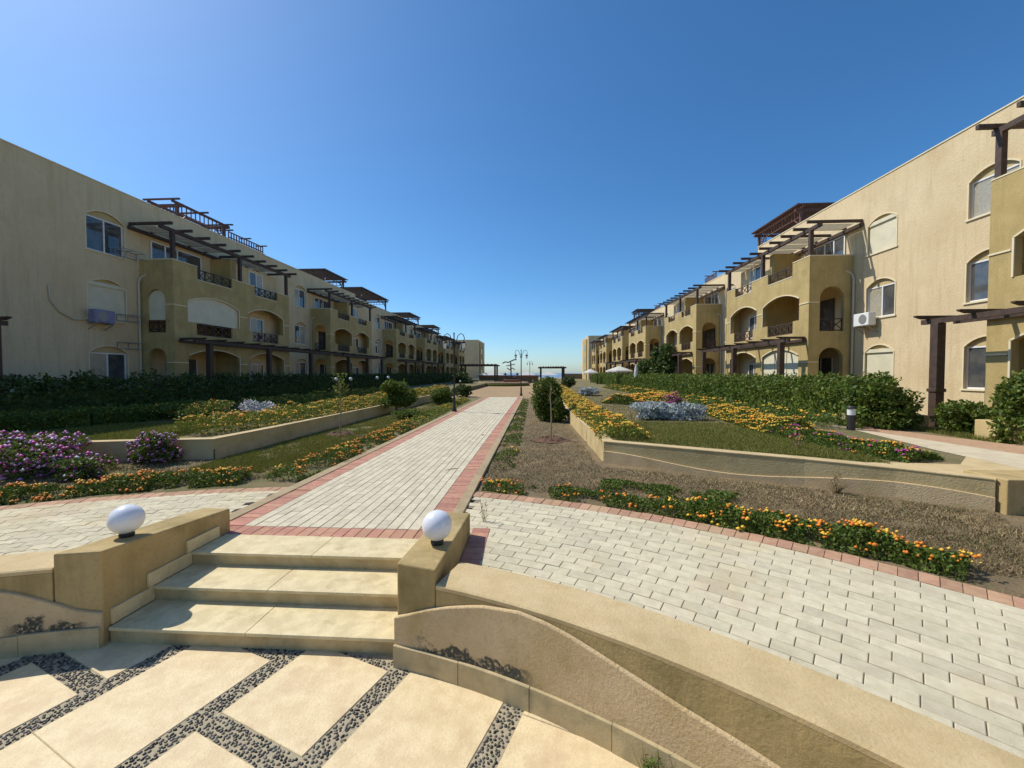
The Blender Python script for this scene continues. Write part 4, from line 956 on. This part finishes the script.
def parasol(label, x, y, z, w, h, closed=False, name='parasol'):
    t = thing(name, label, 'parasol', (x, y, z), 'parasols before the right row')
    MB().tube([(0, 0, 0), (0, 0, h)], .03, 'wood', 8).build('pole', t)
    if closed: MB().lathe([(.10, h-1.6), (.22, h-1.3), (.20, h-.7), (.06, h)], (0, 0, 0), 'fabric', 10).build('canopy', t)
    else:
        m = MB(); n = 8; vs = [(0, 0, h)] + [(w/2*math.cos(k*math.pi/4+.39), w/2*math.sin(k*math.pi/4+.39), h-.55) for k in range(8)] + [(w/2*math.cos(k*math.pi/4+.39), w/2*math.sin(k*math.pi/4+.39), h-.72) for k in range(8)]
        m.add(vs, [(0, k+1, (k+1) % 8+1) for k in range(8)] + [(k+1, k+9, (k+1) % 8+9, (k+1) % 8+1) for k in range(8)], 'fabric'); m.build('canopy', t)
parasol('larger open white parasol above the right hedge', 9.7, 47.5, .88, 3.1, 2.45); parasol('smaller open white parasol near the end block', 8.1, 60, .88, 2.3, 2.25)
parasol('closed grey parasol beside the tall climbers', 9.9, 40.3, .88, 0, 2.5, True)
for i, (x, y, w, lb) in enumerate([(-2.2, 96, 4.5, 'low white tent left of the far pergola'), (3.0, 100, 5, 'low white tent seen through the far pergola'), (-11, 98, 7, 'low white tent behind the far left pergola')]):
    t = thing('tent', lb, 'tent', (x, y, .4), 'white tents by the shore')
    m = MB(); m.add([(-w/2, -1.5, 1.6), (w/2, -1.5, 1.6), (w/2, 1.5, 1.6), (-w/2, 1.5, 1.6), (0, 0, 2.5)], [(0, 1, 4), (1, 2, 4), (2, 3, 4), (3, 0, 4), (3, 2, 1, 0)], 'fabric'); m.build('canopy', t)
    for a in (-w/2+.1, w/2-.1): MB().box(a-.05, a+.05, -1.4, -1.3, 0, 1.6, 'white_paint').build('post', t)
t = thing('beach_shelter', 'low brick red shelter wall left of the anchor', 'shelter', (-9, 84, .4)); MB().box(-3, 9.5, 0, 2, 0, 1.35, 'rust_cloth').build('wall', t); MB().box(-3.3, 9.8, -.3, 2.3, 1.352, 1.62, 'brick_red').build('roof', t)
t = thing('low_wall', 'short grey wall between the far pergola and right row', 'wall', (11, 112, .4)); MB().box(-3.5, 2, 0, .8, 0, 1.9, 'rust_cloth').build('wall_body', t)

# ============================================================ PLANTING
GH = 'clipped hedges'
hedge('hedge', 'long dark glossy hedge before the shaded left facade', [(-17.0, 5), (-16.8, 12), (-16.4, 24), (-16.2, 46), (-16.0, 72)], 1.5, .88, 1.38, 52000, .13, 'leaf_dark', GH, 1)
hedge('low_hedge', 'low bright hedge row between the left lawn and the dark hedge', [(-16.0, 8.4), (-13.9, 11.6), (-12.9, 14.5)], 1.1, .88, .48, 11000, .08, 'leaf', None, 2)
hedge('hedge', 'long leafy green hedge before the sunlit right row', [(10.7, 13.6), (10.55, 20), (10.5, 34), (10.6, 52), (10.6, 72)], 1.9, .88, 1.36, 68000, .12, 'leaf', GH, 3)
hedge('hedge', 'bushy hedge growing over the ochre box at the right edge', [(11.4, 10.4), (12.1, 9.2), (13.6, 6.8)], 1.7, .88, 1.45, 20000, .12, 'leaf', GH, 5, lump=.2)
shrub('bush', 'tall dark bush at the near end of the right hedge', 'bush', 10.25, 12.7, .88, 1.1, .95, 1.7, 9500, .12, 'leaf', k=30)
shrub('bush', 'lit green bush behind the pink strip of paving', 'bush', 11.5, 11.2, .88, .9, .8, .9, 4500, .09, 'leaf')
shrub('bush', 'small dark bush against the left facade, rising over the hedge', 'bush', -17.6, 14.0, .88, 1.3, 1.0, 1.75, 5000, .12, 'leaf_dark')
shrub('climbing_shrub', 'tall dark shrub climbing beside the bay, right of the closed parasol', 'shrub', 11.9, 38.6, .88, 1.3, 2.2, 4.8, 9000, .26, 'leaf_dark', k=22)
shrub('climbing_shrub', 'lower dark shrub left of the tallest climber', 'shrub', 11.7, 43.5, .88, 1.2, 2.0, 3.3, 6000, .26, 'leaf_dark', k=18)
shrub('magenta_bush', 'large magenta flowering bush by the left retaining wall', 'bush', -10.3, 7.65, .43, 1.35, .75, .85, 6500, .06, 'leaf', (('flower_magenta', 560), ('flower_lilac', 520), ('flower_white', 120)), 'flowering bushes on the left', fl_size=.075)
shrub('magenta_bush', 'smaller lilac flowering bush against the left garden wall', 'bush', -8.75, 8.65, .43, .62, .45, .80, 3600, .06, 'leaf', (('flower_lilac', 520), ('flower_magenta', 200)), 'flowering bushes on the left', fl_size=.06)
shrub('magenta_bush', 'little pink flowered plant at the foot of the magenta bush', 'bush', -8.95, 7.3, .43, .5, .35, .42, 1800, .055, 'leaf', (('flower_magenta', 90), ('flower_white', 60)), 'flowering bushes on the left', fl_size=.05)
shrub('lantana_bush', 'rounded yellow flowering bush beside the low hedge on the left', 'bush', -11.9, 13.2, .88, 1.4, 1.1, .66, 5200, .07, 'leaf', (('flower_yellow', 420), ('flower_orange', 160)), None, fl_size=.05)
shrub('white_flower_patch', 'white and pink flower clump in the left raised bed', 'flowers', -10.3, 14.2, .88, .7, .6, .68, 1500, .06, 'leaf_grey', (('flower_white', 330), ('flower_lilac', 130)), None, fl_size=.06)
shrub('round_tree', 'small round bushy tree on the lawn left of the path', 'tree', -6.9, 19.4, .43, 1.02, .95, 1.75, 6500, .11, 'leaf', trunk=.42)
shrub('bush', 'green bush left of the path under the nearest lantern', 'bush', -6.0, 25.5, .43, .8, .8, 1.3, 3500, .11, 'leaf')
shrub('bush', 'rounded bush left of the far end of the path', 'bush', -6.3, 34.5, .43, .95, .9, 1.25, 2600, .13, 'leaf_dark')
shrub('bush', 'big dark bush before the last blocks of the left row', 'bush', -11.5, 62, .43, 2.2, 2, 2.3, 3000, .26, 'leaf_dark')
shrub('bush', 'low spreading bush at the foot of the round tree', 'bush', -5.75, 17.6, .43, .8, .9, .45, 2600, .08, 'leaf')
shrub('column_shrub', 'leafy upright shrub in the bed right of the path', 'shrub', .4, 17.5, .43, .72, .62, 1.95, 7800, .095, 'leaf', k=22)
shrub('column_shrub', 'lower shrub leaning on the right side of the upright shrub', 'shrub', 1.0, 17.0, .43, .45, .45, 1.25, 3200, .09, 'leaf', k=12)
shrub('bush', 'small dark round bush beyond the upright shrub', 'bush', 3.6, 44, .88, .85, .8, 1.35, 2600, .13, 'leaf_dark')
shrub('silver_bush', 'larger silver leaved bush in the right raised bed', 'bush', 4.5, 14.3, .88, 1.3, .7, .62, 8000, .09, 'leaf_grey', (), 'silver bushes', k=34)
shrub('silver_bush', 'distant silver leaved bush near the yellow band', 'bush', 3.7, 29, .88, .95, .9, .7, 2600, .13, 'leaf_grey', (), 'silver bushes', k=12)
shrub('magenta_bush', 'red pink flowers rising from the silver bush', 'flowers', 4.9, 14.5, .88, .36, .3, 1.0, 900, .06, 'leaf', (('flower_magenta', 420),), None, fl_size=.06)
border('orange_border', 'orange and yellow flowers along the paving, right of the path', [(-.9, 7.15), (.3, 6.85), (1.3, 6.4), (2.35, 5.85)], .50, .42, .20, 4200, .045, (('flower_orange', 90), ('flower_yellow', 40)), 'leaf', seed=2, gap=.75)
border('orange_border', 'dense orange clump on the rose edging at the right', [(2.2, 5.95), (3.2, 5.35), (4.1, 4.75), (4.45, 4.35)], .56, .42, .31, 6500, .05, (('flower_orange', 190), ('flower_yellow', 130)), 'leaf', seed=5, gap=.55)
border('orange_border', 'orange flowers along the paving, left of the path', [(-9.6, 5.2), (-8.6, 5.95), (-7.6, 6.6), (-6.6, 7.05), (-5.6, 7.35)], .70, .42, .30, 9000, .05, (('flower_orange', 420), ('flower_yellow', 130)), 'leaf', seed=3, gap=.5)
border('orange_border', 'orange and yellow flowers beside the left kerb of the path', [(-4.9, 7.3), (-4.8, 9.5), (-4.85, 12), (-4.95, 15.5)], .80, .42, .32, 9500, .05, (('flower_orange', 480), ('flower_yellow', 260)), 'leaf', seed=4, gap=.6)
border('yellow_border', 'yellow dotted low plants further along the left kerb', [(-5.0, 15.5), (-5.2, 21), (-5.4, 30)], 1.0, .42, .32, 8000, .07, (('flower_yellow', 260),), 'leaf_bright', seed=6)
border('yellow_border', 'broad yellow flower band behind the left garden wall', [(-9.1, 9.75), (-8.65, 11.5), (-8.5, 14), (-8.4, 20), (-8.5, 36)], 1.5, .88, .62, 28000, .07, (('flower_yellow', 3600), ('flower_orange', 420)), 'leaf_bright', seed=7, nfl_size=.05)
border('yellow_border', 'yellow flower band against the left hedge', [(-12.9, 17), (-12.5, 24), (-12.2, 34)], 1.8, .88, .6, 14000, .085, (('flower_yellow', 1400),), 'leaf_bright', seed=8)
border('yellow_border', 'yellow and orange flowers spilling along the right planter wall', [(2.15, 9.65), (2.2, 12.3), (2.05, 15.5), (2.1, 18.5), (2.2, 26), (2.4, 42)], 1.25, .88, .50, 30000, .065, (('flower_yellow', 3600), ('flower_orange', 700)), 'leaf_bright', seed=9, nfl_size=.055)
border('yellow_border', 'yellow flower band crossing the right raised bed', [(4.3, 20.5), (6, 22), (7.5, 24)], 2.6, .88, .6, 12000, .085, (('flower_yellow', 1300), ('flower_orange', 700)), 'leaf', seed=10, nfl_size=.07)
border('yellow_border', 'yellow flowers beside the walkway in the right raised bed', [(7.3, 16.5), (6.9, 13), (6.7, 10.8)], 1.4, .88, .5, 12000, .065, (('flower_yellow', 1900), ('flower_orange', 500)), 'leaf', seed=11)
border('mixed_border', 'mixed pink and orange flowers at the near end of the right bed', [(6.6, 10.9), (6.7, 9.6), (6.8, 8.6), (7.1, 7.7)], 1.0, .88, .30, 11000, .06, (('flower_orange', 120), ('flower_magenta', 170), ('flower_yellow', 60)), 'leaf', seed=12)
border('yellow_border', 'far yellow flower band along the right walkway', [(8.6, 12), (8.7, 16), (8.5, 22), (8.4, 30), (8.2, 45)], 1.8, .88, .5, 20000, .09, (('flower_yellow', 900), ('flower_orange', 300)), 'leaf', seed=13, nfl_size=.07)
border('green_border', 'low green weeds along the right kerb of the path', [(-.75, 8.2), (-.7, 12), (-.75, 18), (-.8, 30)], .55, .42, .14, 6000, .05, (('flower_yellow', 50),), 'leaf', gap=.9, seed=14, cat='plants')
border('green_border', 'low green creeping plants on the soil before the right planter', [(1.2, 7.4), (2.6, 6.9), (3.4, 6.6)], .9, .42, .12, 2600, .05, (), 'leaf', gap=.9, seed=15, cat='plants')
border('green_border', 'green undergrowth in the left bed behind the flowers', [(-10.5, 12), (-10.8, 16), (-10.8, 26)], 1.6, .88, .22, 9000, .07, (), 'leaf_bright', seed=16, cat='plants')

def inside(poly, X, Y):
    c = np.zeros(len(X), bool); n = len(poly)
    for i in range(n):
        (x0, y0), (x1, y1) = poly[i], poly[(i+1) % n]
        k = ((y0 > Y) != (y1 > Y)) & (X < (x1-x0)*(Y-y0)/(y1-y0+1e-12)+x0); c ^= k
    return c
def field(name, label, poly, n, z, h, m, w=.012, thr=-9, seed=0, m2=None, cat='grass', lean=.5):
    xs, ys = [p[0] for p in poly], [p[1] for p in poly]; X = RNG.uniform(min(xs), max(xs), n*3); 
    a, b = max(min(ys), .5), max(ys); q = RNG.random(n*3); Y = a*b/(b-(b-a)*q) if a > 3 else a+(b-a)*q          # denser close to the viewer
    k = inside(poly, X, Y) & (vnoise(X, Y, 1.1, seed)+.25*RNG.normal(size=len(X)) > thr); X, Y = X[k][:n], Y[k][:n]
    sc = (.7+Y/16.)
    V, F = blades(np.column_stack([X, Y, np.full(len(X), z)]), h, w*1.0, lean); parts = [(V, F, m)]
    if m2: c = len(F)//2; parts = [(V[:3*c], F[:c], m), (V[3*c:], F[c:]-3*c, m2)]
    o = npmesh(name, parts); return tag(o, label, cat, None, 'stuff')
field('dry_grass', 'dry brown grass and mulch on the soil right of the path', [(-1.0, 7.2), (1.4, 6.6), (3.4, 5.6), (5.3, 3.9), (6.8, 6.3), (4.8, 7.5), (1.4, 8.95), (1.4, 9.1), (1.3, 18), (1.3, 30), (-1.0, 33)], 60000, .42, .045, 'straw', .012, m2='soil_green', cat='dry grass', lean=1.2)
field('lawn_grass', 'short grass on the right raised bed', [(1.95, 9.7), (4.2, 8.6), (6.3, 7.45), (6.6, 9), (6.3, 13), (3, 13.3), (1.7, 13.4)], 46000, .875, .06, 'grass', .014, seed=3)
field('lawn_grass', 'green grass patches left of the path', [(-5.2, 7.9), (-7.4, 8.0), (-7.5, 10), (-7.5, 30), (-5.2, 30)], 60000, .42, .07, 'grass', .018, thr=-.35, seed=5)
field('dry_grass', 'dry brown grass on the soil left of the path', [(-9.8, 5.9), (-7.6, 7.0), (-5.2, 7.5), (-5.0, 14), (-7.5, 13), (-7.6, 9.2), (-9.1, 8.8), (-10.5, 8.4)], 26000, .42, .05, 'straw', .013, m2='grass_dry', cat='dry grass', lean=1.0)
field('lawn_grass', 'bright lawn inside the left raised bed', [(-14.0, 8.1), (-10.4, 8.8), (-8.9, 9.3), (-10, 12.5), (-13.2, 12)], 30000, .875, .06, 'grass', .016, seed=6)
field('dry_grass', 'dry thin grass over the far part of the right raised bed', [(2.6, 13), (8, 13), (8, 40), (2.8, 40)], 26000, .875, .06, 'straw', .02, m2='grass', cat='dry grass', lean=.9)
field('dry_grass', 'thin grass over the left raised bed', [(-14, 13), (-9.4, 11), (-9.4, 36), (-15, 36)], 20000, .875, .08, 'grass', .02, m2='straw', cat='dry grass', lean=.7)
field('lawn_grass', 'grass verge under the right hedge', [(10.6, 9.9), (12.2, 9.4), (12.2, 12.2), (10.7, 12.2)], 6000, .875, .12, 'grass', .015)

field('dry_grass', 'pale dry straw lying on the soil below the right garden wall', [(1.7, 8.9), (6.7, 6.1), (6.2, 5.2), (3.6, 6.9), (1.5, 7.8)], 7000, .425, .07, 'grass_dry', .012, thr=.05, seed=21, cat='dry grass', lean=1.6)
def sapling(label, x, y, h, stake=True, leaves=160):
    t = thing('young_tree', label, 'young tree', (x, y, .43), 'newly planted young trees')
    p = MB(); p.tube([(0, 0, -.02), (.02, .01, h*.4), (-.02, 0, h*.8), (.01, 0, h)], [.028, .022, .014, .008], 'bark_pale', 7)
    for k in range(6): a = k*1.9; z = h*(.62+.06*k); p.tube([(0, 0, z), (.16*math.cos(a), .16*math.sin(a), z+.14)], [.008, .004], 'bark_pale', 5)
    p.build('trunk', t)
    P = np.column_stack([RNG.normal(size=leaves)*.12, RNG.normal(size=leaves)*.12, h*(.82+.14*RNG.normal(size=leaves)).clip(.55, 1.08)]); V, F = leaf_mesh(P, .09, .2); npmesh('crown', [(V, F, 'leaf_bright')], t)
    q = RNG.normal(size=(420, 2))*.27; r = np.hypot(q[:, 0], q[:, 1]); P = np.column_stack([q, .01+.07*np.exp(-((r-.28)/.14)**2)]); 
    rg = [(r_, .0+.07*math.exp(-((r_-.3)/.13)**2)) for r_ in np.linspace(.04, .62, 12)]; mm = MB(); mm.lathe([(.001, .02)] + rg, (0, 0, 0), 'red_soil', 26)
    mm.v = [(a*(1+.2*vnoise(a*9, b*9, 1, 2)), b*(1+.2*vnoise(a*9, b*9, 1, 5)), c*(1+.8*vnoise(a*14, b*14, 1.5, 1))+.004) for a, b, c in mm.v]; mm.build('planting_mound', t)
sapling('bare young tree in its ring of red soil, right of the path', .46, 12.4, 1.75, leaves=26)
sapling('young tree with a leafy top on the left lawn', -6.55, 13.0, 1.9, leaves=170)
def weed(name, label, x, y, z, h, n, m='leaf', w=.012, lean=.35):
    V, F = blades(np.column_stack([x+RNG.normal(size=n)*.02, y+RNG.normal(size=n)*.02, np.full(n, z)]), h, w, lean)
    P = np.column_stack([x+RNG.normal(size=n*2)*.035, y+RNG.normal(size=n*2)*.03, z+h*(.25+.7*RNG.random(n*2))]); V2, F2 = leaf_mesh(P, .045, .8, .22)
    o = npmesh(name, [(V, F, m), (V2, F2, m)]); return tag(o, label, 'weed')
weed('weed', 'green weed sprouting at the foot of the curved wall', .71, 2.40, 0, .19, 34)
weed('dry_weed', 'pale dry weed on the paving beside the right globe', -.72, 5.45, .45, .38, 14, 'grass_dry', .006, .25)
weed('dry_weed', 'reddish dry weed in the grass of the right raised bed', 5.6, 8.9, .88, .3, 40, 'straw', .01, .5)
weed('dry_weed', 'dry weed against the right garden wall', 5.2, 7.2, .43, .35, 60, 'straw', .012, .5)
